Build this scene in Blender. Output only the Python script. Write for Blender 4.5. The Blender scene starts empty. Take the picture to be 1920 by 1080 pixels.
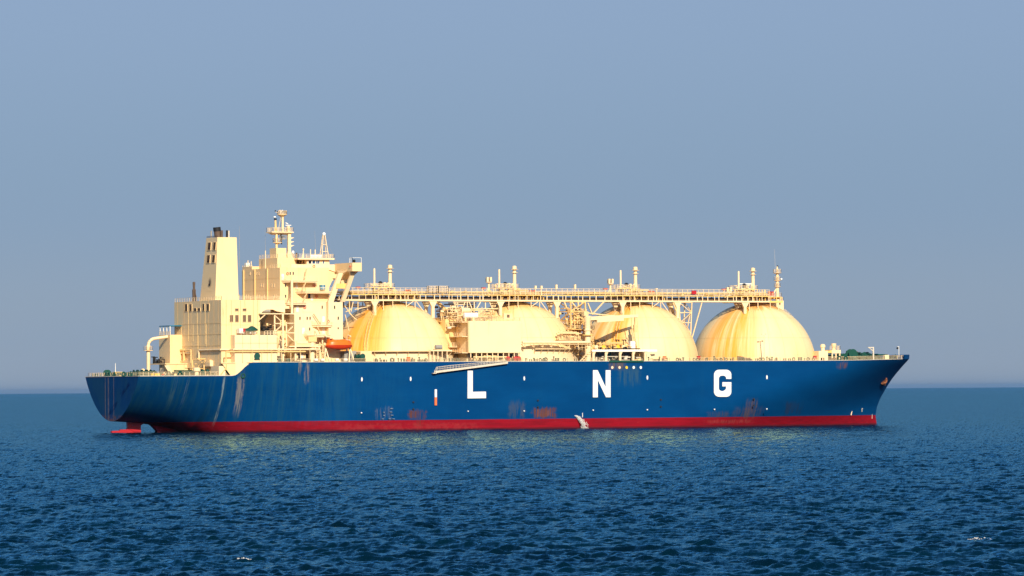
import bpy, bmesh, math, random
import numpy as np
from mathutils import Vector, Matrix

R = math.radians
random.seed(7)
SC = bpy.context.scene
COL = SC.collection

# ------------------------------------------------------------------ camera
CAM_F = 8310.2 / 1920 * 36.0
CAM_P = Vector((-515.10, -1265.34, 12.347))
YAW, PITCH, ROLL = 0.4768, 0.0230, -0.00642
FW = Vector((math.sin(YAW) * math.cos(PITCH), math.cos(YAW) * math.cos(PITCH), math.sin(PITCH)))
_r0 = Vector((math.cos(YAW), -math.sin(YAW), 0))
_u0 = _r0.cross(FW)
RT = _r0 * math.cos(ROLL) + _u0 * math.sin(ROLL)
UP = _u0 * math.cos(ROLL) - _r0 * math.sin(ROLL)
cam = bpy.data.cameras.new('camera')
cam.lens = CAM_F
cam.sensor_width = 36
cam.clip_start = 1
cam.clip_end = 200000
co = bpy.data.objects.new('camera', cam)
COL.objects.link(co)
m = Matrix((RT, UP, -FW)).transposed().to_4x4()
m.translation = CAM_P
co.matrix_world = m
SC.camera = co

# ------------------------------------------------------------------ light
SUN_AZ = (-0.23, -1.0)          # towards the sun: off the starboard beam, a little aft
SUN_EL = R(27)
_n = math.hypot(*SUN_AZ)
SUN_DIR = Vector((SUN_AZ[0] / _n * math.cos(SUN_EL), SUN_AZ[1] / _n * math.cos(SUN_EL), math.sin(SUN_EL)))
sl = bpy.data.lights.new('sun', 'SUN')
sl.energy = 4.9
sl.angle = R(0.5)
sl.color = (1.0, 0.875, 0.68)
so = bpy.data.objects.new('sun', sl)
so.rotation_euler = SUN_DIR.to_track_quat('Z', 'Y').to_euler()
so.location = (0, -200, 200)
COL.objects.link(so)
w = bpy.data.worlds.new('World')
SC.world = w
w.use_nodes = True
wn = w.node_tree
bg = wn.nodes['Background']
sky = wn.nodes.new('ShaderNodeTexSky')
sky.sky_type = 'NISHITA'
sky.sun_disc = False
sky.sun_elevation = SUN_EL
sky.sun_rotation = math.atan2(SUN_AZ[0], SUN_AZ[1])
sky.altitude = 0
sky.air_density = 1.0
sky.dust_density = 1.0
sky.ozone_density = 1.5
hs = wn.nodes.new('ShaderNodeHueSaturation')
hs.inputs['Saturation'].default_value = 1.3
hs.inputs['Value'].default_value = 1.0
wn.links.new(sky.outputs[0], hs.inputs['Color'])
SKY_K = 0.14
bg.inputs['Strength'].default_value = SKY_K
# a hazy layer lies all round the horizon: it evens the sky out up to some 15 degrees
tc = wn.nodes.new('ShaderNodeTexCoord')
sp = wn.nodes.new('ShaderNodeSeparateXYZ')
wn.links.new(tc.outputs['Generated'], sp.inputs[0])
rp = wn.nodes.new('ShaderNodeValToRGB')
rp.color_ramp.interpolation = 'EASE'
HAZE = [(0.0, (0.275, 0.350, 0.470)), (0.014, (0.236, 0.326, 0.468)), (0.042, (0.198, 0.302, 0.478)), (0.095, (0.236, 0.332, 0.520)), (0.25, (0.12, 0.23, 0.44))]
while len(rp.color_ramp.elements) < len(HAZE): rp.color_ramp.elements.new(0.5)
for e_, (p_, c_) in zip(rp.color_ramp.elements, HAZE):
    e_.position = p_
    e_.color = (*c_, 1)
wn.links.new(sp.outputs[2], rp.inputs[0])
sc_ = wn.nodes.new('ShaderNodeVectorMath')
sc_.operation = 'SCALE'
sc_.inputs['Scale'].default_value = 2 ** -0.28 / SKY_K
wn.links.new(rp.outputs[0], sc_.inputs[0])
mr = wn.nodes.new('ShaderNodeMapRange')
mr.interpolation_type = 'SMOOTHSTEP'
mr.inputs['From Min'].default_value = 0.08
mr.inputs['From Max'].default_value = 0.42
mr.inputs['To Min'].default_value = 0.93
mr.inputs['To Max'].default_value = 0.0
wn.links.new(sp.outputs[2], mr.inputs['Value'])
mx_ = wn.nodes.new('ShaderNodeMix')
mx_.data_type = 'RGBA'
wn.links.new(mr.outputs[0], mx_.inputs[0])
wn.links.new(hs.outputs[0], mx_.inputs[6])
wn.links.new(sc_.outputs[0], mx_.inputs[7])
wn.links.new(mx_.outputs[2], bg.inputs['Color'])
SC.view_settings.view_transform = 'Standard'
SC.view_settings.look = 'None'
SC.view_settings.exposure = 0.28
SC.view_settings.gamma = 1.0
SC.view_settings.use_curve_mapping = False
SC.cycles.max_bounces = 6
SC.cycles.caustics_reflective = False
SC.cycles.caustics_refractive = False


# ------------------------------------------------------------------ measuring helpers (metres, ship axes: X forward, Y port, Z up)
def at(px, py, Y):
    d = FW + RT * ((px - 960) / 8310.2) - UP * ((py - 540) / 8310.2)
    t = (Y - CAM_P.y) / d.y
    q = CAM_P + d * t
    return q.x, q.z


def ax(px, Y, z=30.0):
    py = 650.0
    for _ in range(4):
        a = at(px, py, Y)[1]
        b = at(px, py + 1, Y)[1]
        py += (z - a) / (b - a)
    return at(px, py, Y)[0]


def az(py, Y, px=700):
    return at(px, py, Y)[1]


# ------------------------------------------------------------------ mesh builder
class MB:
    def __init__(s):
        s.v, s.f, s.m = [], [], []
        s.mi = 0

    def add(s, vs, fs):
        b = len(s.v)
        s.v += [tuple(p) for p in vs]
        s.f += [tuple(b + i for i in f) for f in fs]
        s.m += [s.mi] * len(fs)
        return s

    def box(s, x0, x1, y0, y1, z0, z1):
        x0, x1 = min(x0, x1), max(x0, x1)
        y0, y1 = min(y0, y1), max(y0, y1)
        z0, z1 = min(z0, z1), max(z0, z1)
        return s.add([(x0, y0, z0), (x1, y0, z0), (x1, y1, z0), (x0, y1, z0), (x0, y0, z1), (x1, y0, z1), (x1, y1, z1), (x0, y1, z1)],
                     [(3, 2, 1, 0), (4, 5, 6, 7), (0, 1, 5, 4), (1, 2, 6, 5), (2, 3, 7, 6), (3, 0, 4, 7)])

    def hexa(s, bot, top):
        return s.add(list(bot) + list(top), [(3, 2, 1, 0), (4, 5, 6, 7), (0, 1, 5, 4), (1, 2, 6, 5), (2, 3, 7, 6), (3, 0, 4, 7)])

    def prism(s, poly, axis, a, b):
        # poly: list of 2-D points in the two other axes, extruded along axis from a to b
        def mk(p, t):
            if axis == 'x': return (t, p[0], p[1])
            if axis == 'y': return (p[0], t, p[1])
            return (p[0], p[1], t)
        n = len(poly)
        vs = [mk(p, a) for p in poly] + [mk(p, b) for p in poly]
        fs = [tuple(range(n)), tuple(range(2 * n - 1, n - 1, -1))]
        for i in range(n):
            j = (i + 1) % n
            fs.append((j, i, n + i, n + j))
        return s.add(vs, fs)

    def tube(s, p, q, r, r2=None, n=8, caps=True):
        p, q = Vector(p), Vector(q)
        r2 = r if r2 is None else r2
        d = (q - p)
        if d.length < 1e-6: return s
        d.normalize()
        a = d.orthogonal().normalized()
        b = d.cross(a)
        vs = []
        for c, rr in ((p, r), (q, r2)):
            for i in range(n):
                t = 2 * math.pi * i / n
                vs.append(c + a * (rr * math.cos(t)) + b * (rr * math.sin(t)))
        fs = [(i, (i + 1) % n, n + (i + 1) % n, n + i) for i in range(n)]
        if caps:
            fs += [tuple(range(n - 1, -1, -1)), tuple(range(n, 2 * n))]
        return s.add(vs, fs)

    def path(s, pts, r, n=8):
        for a, b in zip(pts[:-1], pts[1:]):
            s.tube(a, b, r, n=n)
        return s

    def bar(s, p, q, wd):
        return s.tube(p, q, wd * 0.707, n=4)

    def lathe(s, prof, c, n=24, axis='z'):
        # prof: (radius, height) pairs
        vs, fs = [], []
        for r, h in prof:
            for i in range(n):
                t = 2 * math.pi * i / n
                x, y = r * math.cos(t), r * math.sin(t)
                if axis == 'z': vs.append((c[0] + x, c[1] + y, c[2] + h))
                elif axis == 'y': vs.append((c[0] + x, c[1] + h, c[2] - y))
                else: vs.append((c[0] + h, c[1] + x, c[2] + y))
        for k in range(len(prof) - 1):
            for i in range(n):
                j = (i + 1) % n
                fs.append((k * n + i, k * n + j, (k + 1) * n + j, (k + 1) * n + i))
        if prof[0][0] > 1e-4: fs.append(tuple(range(n - 1, -1, -1)))
        if prof[-1][0] > 1e-4: fs.append(tuple(range((len(prof) - 1) * n, len(prof) * n)))
        return s.add(vs, fs)

    def ball(s, c, r, n=12, sz=1.0):
        k = n // 2
        return s.lathe([(r * math.sin(math.pi * i / k), -r * sz * math.cos(math.pi * i / k)) for i in range(k + 1)], c, n)

    def torus(s, c, R_, r, n=16, k=6, axis='y'):
        vs, fs = [], []
        for i in range(n):
            t = 2 * math.pi * i / n
            for j in range(k):
                u = 2 * math.pi * j / k
                a = R_ + r * math.cos(u)
                x, y, h = a * math.cos(t), a * math.sin(t), r * math.sin(u)
                if axis == 'y': vs.append((c[0] + x, c[1] + h, c[2] + y))
                elif axis == 'x': vs.append((c[0] + h, c[1] + x, c[2] + y))
                else: vs.append((c[0] + x, c[1] + y, c[2] + h))
        for i in range(n):
            for j in range(k):
                a, b = i * k + j, i * k + (j + 1) % k
                c2, d = ((i + 1) % n) * k + (j + 1) % k, ((i + 1) % n) * k + j
                fs.append((a, b, c2, d))
        return s.add(vs, fs)

    def rail(s, pts, h=1.15, step=1.9, r=0.05, closed=False, bars=3):
        pts = [Vector(p) for p in pts]
        if closed: pts = pts + [pts[0]]
        for a, b in zip(pts[:-1], pts[1:]):
            L = (b - a).length
            k = max(1, round(L / step))
            for i in range(k + 1):
                p = a.lerp(b, i / k)
                s.tube(p, p + Vector((0, 0, h)), r * 1.15, n=4, caps=False)
            for j in range(bars):
                z = Vector((0, 0, h * (j + 1) / bars))
                s.tube(a + z, b + z, r, n=4, caps=False)
        return s

    def mesh(s, name, mats, smooth=None):
        me = bpy.data.meshes.new(name)
        me.from_pydata(s.v, [], s.f)
        if not isinstance(mats, (list, tuple)): mats = [mats]
        for mm in mats: me.materials.append(mm)
        if len(mats) > 1:
            me.polygons.foreach_set('material_index', s.m)
        if smooth:
            me.polygons.foreach_set('use_smooth', [True] * len(me.polygons))
            me.set_sharp_from_angle(angle=R(smooth))
        me.update()
        return me

    def build(s, name, mats, parent=None, smooth=None):
        return link(name, s.mesh(name, mats, smooth), parent)


def link(name, me, parent=None, loc=(0, 0, 0), rz=0.0):
    o = bpy.data.objects.new(name, me)
    COL.objects.link(o)
    if parent is not None: o.parent = parent
    o.location = loc
    o.rotation_euler = (0, 0, rz)
    return o


def empty(name, parent=None, loc=(0, 0, 0)):
    o = bpy.data.objects.new(name, None)
    o.empty_display_size = 0.5
    COL.objects.link(o)
    if parent is not None: o.parent = parent
    o.location = loc
    return o


def tag(o, label=None, cat=None, group=None, kind=None):
    if label: o['label'] = label
    if cat: o['category'] = cat
    if group: o['group'] = group
    if kind: o['kind'] = kind
    return o


# ------------------------------------------------------------------ materials
class NT:
    def __init__(s, name):
        s.mat = bpy.data.materials.new(name)
        s.mat.use_nodes = True
        s.t = s.mat.node_tree
        s.b = s.t.nodes['Principled BSDF']

    def n(s, typ, **kw):
        x = s.t.nodes.new(typ)
        for k, v in kw.items(): setattr(x, k, v)
        return x

    def put(s, sock, val):
        if hasattr(val, 'is_linked') or isinstance(val, bpy.types.NodeSocket): s.t.links.new(val, sock)
        elif val is not None: sock.default_value = val

    def m(s, op, a, b=None, c=None, clamp=False):
        x = s.n('ShaderNodeMath', operation=op, use_clamp=clamp)
        s.put(x.inputs[0], a)
        if b is not None: s.put(x.inputs[1], b)
        if c is not None: s.put(x.inputs[2], c)
        return x.outputs[0]

    def mix(s, fac, a, b):
        x = s.n('ShaderNodeMix', data_type='RGBA')
        s.put(x.inputs[0], fac)
        for i, c in ((6, a), (7, b)):
            if isinstance(c, tuple): c = (*c, 1.0)[:4]
            s.put(x.inputs[i], c)
        return x.outputs[2]

    def noise(s, vec, scale, detail=4, rough=0.55):
        x = s.n('ShaderNodeTexNoise')
        s.put(x.inputs['Vector'], vec)
        x.inputs['Scale'].default_value = scale
        x.inputs['Detail'].default_value = detail
        x.inputs['Roughness'].default_value = rough
        return x.outputs['Fac']

    def vec(s, x, y, z):
        c = s.n('ShaderNodeCombineXYZ')
        for i, v in enumerate((x, y, z)): s.put(c.inputs[i], v)
        return c.outputs[0]

    def pos(s):
        g = s.n('ShaderNodeNewGeometry')
        sp = s.n('ShaderNodeSeparateXYZ')
        s.t.links.new(g.outputs['Position'], sp.inputs[0])
        return sp.outputs[0], sp.outputs[1], sp.outputs[2]

    def step(s, v, a, b):
        x = s.n('ShaderNodeMapRange', interpolation_type='SMOOTHSTEP')
        s.put(x.inputs['Value'], v)
        x.inputs['From Min'].default_value = a
        x.inputs['From Max'].default_value = b
        return x.outputs['Result']

    def window(s, v, a, b, soft):
        return s.m('MULTIPLY', s.step(v, a - soft, a + soft), s.m('SUBTRACT', 1.0, s.step(v, b - soft, b + soft)))

    def fin(s, col=None, rough=0.5, metal=0.0, spec=0.4, bump=None, bstr=0.3, bdist=0.05):
        if col is not None:
            if isinstance(col, tuple): col = (*col, 1.0)[:4]
            s.put(s.b.inputs['Base Color'], col)
        s.put(s.b.inputs['Roughness'], rough)
        s.b.inputs['Metallic'].default_value = metal
        s.b.inputs['Specular IOR Level'].default_value = spec
        if bump is not None:
            x = s.n('ShaderNodeBump')
            x.inputs['Strength'].default_value = bstr
            x.inputs['Distance'].default_value = bdist
            s.put(x.inputs['Height'], bump)
            s.t.links.new(x.outputs[0], s.b.inputs['Normal'])
        return s.mat


CREAM = (0.82, 0.595, 0.31)


def paint(name, col, rust=(0.55, 0.27, 0.07), amt=0.5, rough=0.45, streak=0.8, seam=True):
    """sea-worn paint: vertical run-off streaks, blotchy fading, plate seams"""
    n = NT(name)
    x, y, z = n.pos()
    h = n.m('ADD', x, n.m('MULTIPLY', y, 1.07))
    st = n.noise(n.vec(n.m('MULTIPLY', h, streak), n.m('MULTIPLY', z, 0.07), 3.1), 1.0, 4, 0.6)
    bl = n.noise(n.vec(x, y, z), 0.16, 4, 0.6)
    fine = n.noise(n.vec(n.m('MULTIPLY', h, 2.5), n.m('MULTIPLY', z, 0.35), 0.0), 1.0, 3, 0.6)
    c = n.mix(n.m('MULTIPLY', n.step(bl, 0.35, 0.75), 0.25), col, tuple(v * f for v, f in zip(col, (0.88, 0.84, 0.74))))
    c = n.mix(n.m('MULTIPLY', n.step(st, 0.56, 0.80), amt), c, rust)
    c = n.mix(n.m('MULTIPLY', n.step(fine, 0.62, 0.8), amt * 0.45), c, tuple(v * 0.55 for v in rust))
    return n.fin(c, rough, spec=0.35)


M = {}
M['cream'] = paint('cream_paint', CREAM, amt=0.55)
M['cream_clean'] = paint('cream_paint_clean', (0.84, 0.64, 0.385), amt=0.26)
M['cream_rusty'] = paint('cream_paint_rusty', (0.78, 0.55, 0.24), amt=0.75, streak=1.4)
M['pipe'] = paint('pipe_paint', (0.76, 0.49, 0.19), amt=0.5, streak=1.9)
M['yellowed'] = paint('yellowed_paint', (0.82, 0.54, 0.17), amt=0.6, streak=1.6)
M['white'] = paint('white_paint', (0.80, 0.77, 0.70), rust=(0.6, 0.4, 0.2), amt=0.12)
M['letter'] = paint('letter_paint', (0.74, 0.74, 0.73), rust=(0.62, 0.46, 0.28), amt=0.35, streak=1.6)
M['green'] = paint('green_paint', (0.004, 0.060, 0.042), rust=(0.05, 0.04, 0.02), amt=0.6, rough=0.5)
M['teal'] = paint('teal_paint', (0.004, 0.16, 0.27), rust=(0.02, 0.1, 0.1), amt=0.2)
M['orange'] = paint('orange_shell', (0.86, 0.145, 0.006), rust=(0.55, 0.07, 0.01), amt=0.3, rough=0.35)
M['orange_red'] = paint('orange_red_shell', (0.50, 0.035, 0.006), rust=(0.3, 0.02, 0.01), amt=0.3, rough=0.4)
M['buoy'] = paint('lifebuoy_shell', (0.75, 0.16, 0.05), rust=(0.6, 0.2, 0.1), amt=0.2)
M['red'] = paint('red_paint', (0.42, 0.012, 0.02), rust=(0.2, 0.02, 0.01), amt=0.3)
M['black'] = paint('sooty_black', (0.012, 0.011, 0.011), rust=(0.05, 0.03, 0.02), amt=0.3, rough=0.7)
M['dark'] = NT('dark_glass').fin((0.012, 0.014, 0.022), 0.08, spec=0.5)
M['blueglass'] = NT('blue_glass').fin((0.02, 0.06, 0.16), 0.06, spec=0.5)
M['louvre'] = paint('louvre_brown', (0.13, 0.075, 0.05), rust=(0.06, 0.035, 0.02), amt=0.4, rough=0.7)
M['louvre_slat'] = paint('louvre_slat', (0.26, 0.17, 0.10), rust=(0.12, 0.07, 0.04), amt=0.4, rough=0.7)
M['seamline'] = paint('seam_line', (0.60, 0.38, 0.16), rust=(0.4, 0.2, 0.06), amt=0.7)
M['faint_mark'] = paint('faint_mark', (0.20, 0.27, 0.36), rust=(0.02, 0.08, 0.18), amt=0.9, streak=3.0)
M['grey'] = paint('grey_metal', (0.30, 0.28, 0.25), rust=(0.16, 0.09, 0.04), amt=0.4)
M['pale_metal'] = paint('pale_metal', (0.60, 0.54, 0.44), rust=(0.3, 0.18, 0.08), amt=0.4)
M['rust'] = paint('rusty_iron', (0.26, 0.095, 0.045), rust=(0.1, 0.04, 0.02), amt=0.6, rough=0.8)
M['soot'] = paint('soot_brown', (0.10, 0.065, 0.045), rust=(0.02, 0.02, 0.02), amt=0.7, rough=0.7)  # sooty metal, and painted shade inside the catwalk
M['deck'] = paint('deck_paint', (0.10, 0.09, 0.055), rust=(0.16, 0.06, 0.03), amt=0.5, rough=0.8)
M['spot_yellow'] = paint('yellow_paint', (0.80, 0.50, 0.03), amt=0.3)
M['pinkish'] = paint('faded_cream_spot', (0.80, 0.58, 0.40), amt=0.2)


def hull_material():
    n = NT('hull_paint')
    x, y, z = n.pos()
    blue = (0.0003, 0.044, 0.158)
    bl = n.noise(n.vec(n.m('MULTIPLY', x, 0.05), 0.0, n.m('MULTIPLY', z, 0.12)), 1.0, 5, 0.6)
    st = n.noise(n.vec(n.m('MULTIPLY', x, 0.7), n.m('MULTIPLY', y, 0.1), n.m('MULTIPLY', z, 0.035)), 1.0, 5, 0.65)
    fine = n.noise(n.vec(n.m('MULTIPLY', x, 0.25), y, n.m('MULTIPLY', z, 2.2)), 1.0, 4, 0.6)
    c = n.mix(n.step(bl, 0.3, 0.72), tuple(v * 0.88 for v in blue), (0.0006, 0.050, 0.170))
    c = n.mix(n.m('MULTIPLY', n.step(st, 0.55, 0.8), 0.28), c, (0.004, 0.056, 0.138))
    c = n.mix(n.m('MULTIPLY', n.step(fine, 0.5, 0.72), 0.14), c, (0.0, 0.035, 0.13))
    # plate rows
    rows = n.m('FRACT', n.m('MULTIPLY', z, 0.42))
    c = n.mix(n.m('MULTIPLY', n.m('LESS_THAN', rows, 0.035), 0.16), c, (0.0, 0.03, 0.11))
    cols = n.m('FRACT', n.m('MULTIPLY', x, 0.083))
    c = n.mix(n.m('MULTIPLY', n.m('LESS_THAN', cols, 0.012), 0.14), c, (0.0, 0.03, 0.11))
    # greenish run-off towards the stern
    gr = n.m('MULTIPLY', n.m('SUBTRACT', 1.0, n.step(x, 25.0, 100.0)), n.step(st, 0.45, 0.62))
    c = n.mix(n.m('MULTIPLY', gr, 0.35), c, (0.015, 0.075, 0.11))
    # red boot topping
    edge = n.noise(n.vec(n.m('MULTIPLY', x, 0.4), y, z), 1.0, 3, 0.5)
    zz = n.m('ADD', z, n.m('MULTIPLY', n.m('SUBTRACT', edge, 0.5), 0.12))
    red = n.mix(n.step(n.noise(n.vec(n.m('MULTIPLY', x, 0.12), y, n.m('MULTIPLY', z, 1.4)), 1.0, 5, 0.65), 0.35, 0.7),
                (0.24, 0.006, 0.015), (0.17, 0.006, 0.013))
    red = n.mix(n.m('MULTIPLY', n.step(n.noise(n.vec(n.m('MULTIPLY', x, 0.6), y, n.m('MULTIPLY', z, 1.2)), 1.0, 4, 0.7), 0.62, 0.75), 0.5), red, (0.30, 0.05, 0.035))
    slime = n.m('SUBTRACT', 1.0, n.step(zz, 0.25, 0.75))
    red = n.mix(n.m('MULTIPLY', slime, 0.75), red, (0.05, 0.012, 0.02))
    c = n.mix(n.m('LESS_THAN', zz, 3.15), c, red)
    # stains with a shape of their own: px range, py range on the side plating, colour, strength, streak frequency
    for (p0, p1, q0, q1, colr, k, fr, soft) in HULL_STAINS:
        x0, z1 = at(p0, q0, -23.0)
        x1, z0 = at(p1, q1, -23.0)
        zw = n.m('ADD', z, n.m('MULTIPLY', n.m('SUBTRACT', n.noise(n.vec(n.m('MULTIPLY', x, 1.1), q0 * 0.37 + 0.2, n.m('MULTIPLY', z, 0.3)), 1.0, 4, 0.7), 0.5), min(5.0, (z1 - z0) * 1.3)))
        xw = n.m('ADD', x, n.m('MULTIPLY', n.m('SUBTRACT', n.noise(n.vec(n.m('MULTIPLY', z, 1.3), p1 * 0.21, 0.5), 1.0, 3, 0.6), 0.5), (x1 - x0) * 0.4))
        mk = n.m('MULTIPLY', n.window(xw, x0, x1, (x1 - x0) * 0.10 + 0.08), n.window(zw, z0, z1, soft))
        s = n.step(n.noise(n.vec(n.m('MULTIPLY', x, fr), p0 * 1.7 + 0.1, n.m('MULTIPLY', z, 0.12 if fr > 0.5 else 0.5)), 1.0, 5, 0.7), 0.42, 0.56)
        mk = n.m('MULTIPLY', mk, n.m('LESS_THAN', y, 0.0))
        c = n.mix(n.m('MULTIPLY', n.m('MULTIPLY', mk, s), k), c, colr)
    # rope-worn streaks down the transom
    for (yy, wd) in ((5.2, 0.28), (2.7, 0.45), (-1.6, 0.25)):
        mk = n.m('MULTIPLY', n.m('LESS_THAN', x, 0.4), n.window(y, yy - wd, yy + wd, 0.12))
        s = n.step(n.noise(n.vec(x, n.m('MULTIPLY', y, 2.0), n.m('MULTIPLY', z, 0.5)), 1.0, 4, 0.6), 0.3, 0.6)
        c = n.mix(n.m('MULTIPLY', n.m('MULTIPLY', mk, s), 0.75), c, (0.22, 0.17, 0.14))
    rg = n.m('MULTIPLY', n.m('LESS_THAN', x, 0.6), n.m('SUBTRACT', 1.0, n.step(z, 4.0, 6.0)))
    c = n.mix(n.m('MULTIPLY', rg, n.step(n.noise(n.vec(x, y, z), 0.9, 4, 0.6), 0.45, 0.6)), c, (0.16, 0.07, 0.05))
    return n.fin(c, 0.5, spec=0.03, bump=n.m('ADD', n.m('MULTIPLY', bl, 1.0), n.m('MULTIPLY', fine, 0.4)), bstr=0.25, bdist=0.12)


RST, GRY, WHT = (0.095, 0.036, 0.030), (0.17, 0.15, 0.15), (0.45, 0.45, 0.45)
HULL_STAINS = [
    (768, 800, 769, 784, RST, 0.95, 2.2, 0.5), (780, 796, 772, 800, RST, 0.4, 3.0, 0.5),
    (1000, 1042, 765, 783, RST, 1.0, 3.2, 0.35), (1006, 1036, 768, 781, (0.14, 0.055, 0.04), 0.9, 4.5, 0.4),
    (447, 461, 708, 770, (0.20, 0.19, 0.18), 0.75, 1.6, 3.0), (420, 424, 706, 790, (0.25, 0.32, 0.36), 0.6, 2.0, 2.5),
    (355, 359, 708, 765, (0.18, 0.27, 0.33), 0.5, 2.0, 2.5), (330, 338, 706, 760, (0.05, 0.12, 0.16), 0.5, 1.5, 2.5),
    (571, 580, 680, 716, GRY, 0.85, 1.3, 1.2), (560, 566, 680, 700, (0.3, 0.22, 0.1), 0.7, 3.0, 0.8),
    (1142, 1172, 678, 692, (0.10, 0.075, 0.07), 0.8, 1.6, 0.8), (1160, 1200, 690, 720, (0.03, 0.08, 0.13), 0.6, 1.2, 1.5),
    (1402, 1424, 750, 783, (0.09, 0.06, 0.06), 0.8, 1.4, 1.0), (1380, 1440, 765, 780, (0.06, 0.05, 0.07), 0.5, 0.9, 1.0),
    (1330, 1370, 772, 782, (0.07, 0.05, 0.06), 0.5, 0.8, 0.5), (1480, 1520, 755, 775, (0.02, 0.03, 0.06), 0.6, 0.9, 1.0),
    (705, 735, 764, 786, (0.10, 0.12, 0.17), 0.4, 1.1, 0.6), (1570, 1590, 679, 690, (0.14, 0.06, 0.04), 0.8, 1.5, 0.5),
    (955, 985, 755, 782, (0.06, 0.07, 0.09), 0.45, 1.1, 1.0), (640, 760, 686, 760, (0.006, 0.068, 0.16), 0.2, 0.9, 4.0),
    (565, 640, 684, 790, (0.010, 0.072, 0.15), 0.25, 1.2, 4.0), (470, 560, 690, 790, (0.008, 0.065, 0.13), 0.2, 1.0, 4.0),
    (1330, 1420, 788, 793, (0.40, 0.12, 0.10), 0.25, 2.6, 0.3), (640, 900, 795, 803, (0.30, 0.05, 0.05), 0.25, 0.5, 0.2),
]
M['hull'] = hull_material()


def tank_material():
    n = NT('tank_cover_paint')
    x, y, z = n.pos()
    u = n.m('ADD', n.m('DIVIDE', n.m('SUBTRACT', x, TX[0]), TS), 0.5)
    idx = n.m('FLOOR', u)
    xr = n.m('MULTIPLY', n.m('SUBTRACT', n.m('FRACT', u), 0.5), TS)
    phi = n.m('ARCTAN2', y, xr)                      # -90 deg = starboard
    zr = n.m('DIVIDE', n.m('SUBTRACT', z, TZ), TR)   # 0 at the deck, 1 at the crown
    run = n.noise(n.vec(n.m('MULTIPLY', phi, 6.5), n.m('MULTIPLY', zr, 0.55), n.m('MULTIPLY', idx, 7.3)), 1.0, 5, 0.62)
    run2 = n.noise(n.vec(n.m('MULTIPLY', phi, 26.0), n.m('MULTIPLY', zr, 0.9), n.m('MULTIPLY', idx, 3.7)), 1.0, 3, 0.6)
    big = n.noise(n.vec(n.m('MULTIPLY', phi, 2.6), n.m('MULTIPLY', zr, 1.2), n.m('MULTIPLY', idx, 5.1)), 1.0, 3, 0.5)
    patch = n.noise(n.vec(x, y, z), 0.22, 5, 0.6)
    c = n.mix(n.m('MULTIPLY', n.step(big, 0.35, 0.7), 0.6), (0.82, 0.63, 0.335), (0.80, 0.565, 0.235))
    # weathered sector: the after quarter of each cover, runs falling from the crown
    d = n.m('ABSOLUTE', n.m('SUBTRACT', phi, -2.55))
    sect = n.m('SUBTRACT', 1.0, n.step(d, 0.16, 0.72))
    crown = n.step(zr, 0.80, 0.98)
    wsec = n.m('MULTIPLY', sect, n.m('SUBTRACT', 1.0, n.m('MULTIPLY', 0.55, n.m('MULTIPLY', n.m('GREATER_THAN', idx, 0.5), n.m('LESS_THAN', idx, 1.5)))))
    amount = n.m('MULTIPLY', n.m('MAXIMUM', wsec, n.m('MULTIPLY', crown, 0.6)), n.step(run, 0.30, 0.58))
    c = n.mix(n.m('MULTIPLY', amount, 0.95), c, (0.80, 0.36, 0.035))
    c = n.mix(n.m('MULTIPLY', n.m('MULTIPLY', sect, n.step(run2, 0.50, 0.70)), 0.60), c, (0.66, 0.22, 0.02))
    c = n.mix(n.m('MULTIPLY', n.step(run, 0.56, 0.78), 0.34), c, (0.76, 0.46, 0.12))
    c = n.mix(n.m('MULTIPLY', n.step(run2, 0.64, 0.8), 0.30), c, (0.54, 0.37, 0.15))
    c = n.mix(n.m('MULTIPLY', n.step(patch, 0.60, 0.76), 0.28), c, (0.64, 0.47, 0.22))
    # a repainted patch with a hard edge on the crown of the foremost cover
    hard = n.m('MULTIPLY', n.m('GREATER_THAN', idx, 2.5), n.m('MULTIPLY', n.m('GREATER_THAN', phi, -2.23), n.m('MULTIPLY', n.m('LESS_THAN', phi, -0.5), n.step(n.m('ADD', zr, n.m('MULTIPLY', n.m('SUBTRACT', run, 0.5), 0.25)), 0.86, 0.93))))
    c = n.mix(n.m('MULTIPLY', hard, 0.85), c, (0.70, 0.34, 0.09))
    return n.fin(c, 0.5, spec=0.3, bump=patch, bstr=0.12, bdist=0.3)


TX = [95.03, 139.43, 183.83, 228.23]
TS, TR, TZ = 44.4, 20.5, 20.2
M['tank'] = tank_material()
M['seam'] = paint('tank_seam', (0.70, 0.48, 0.19), amt=0.5)


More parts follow.
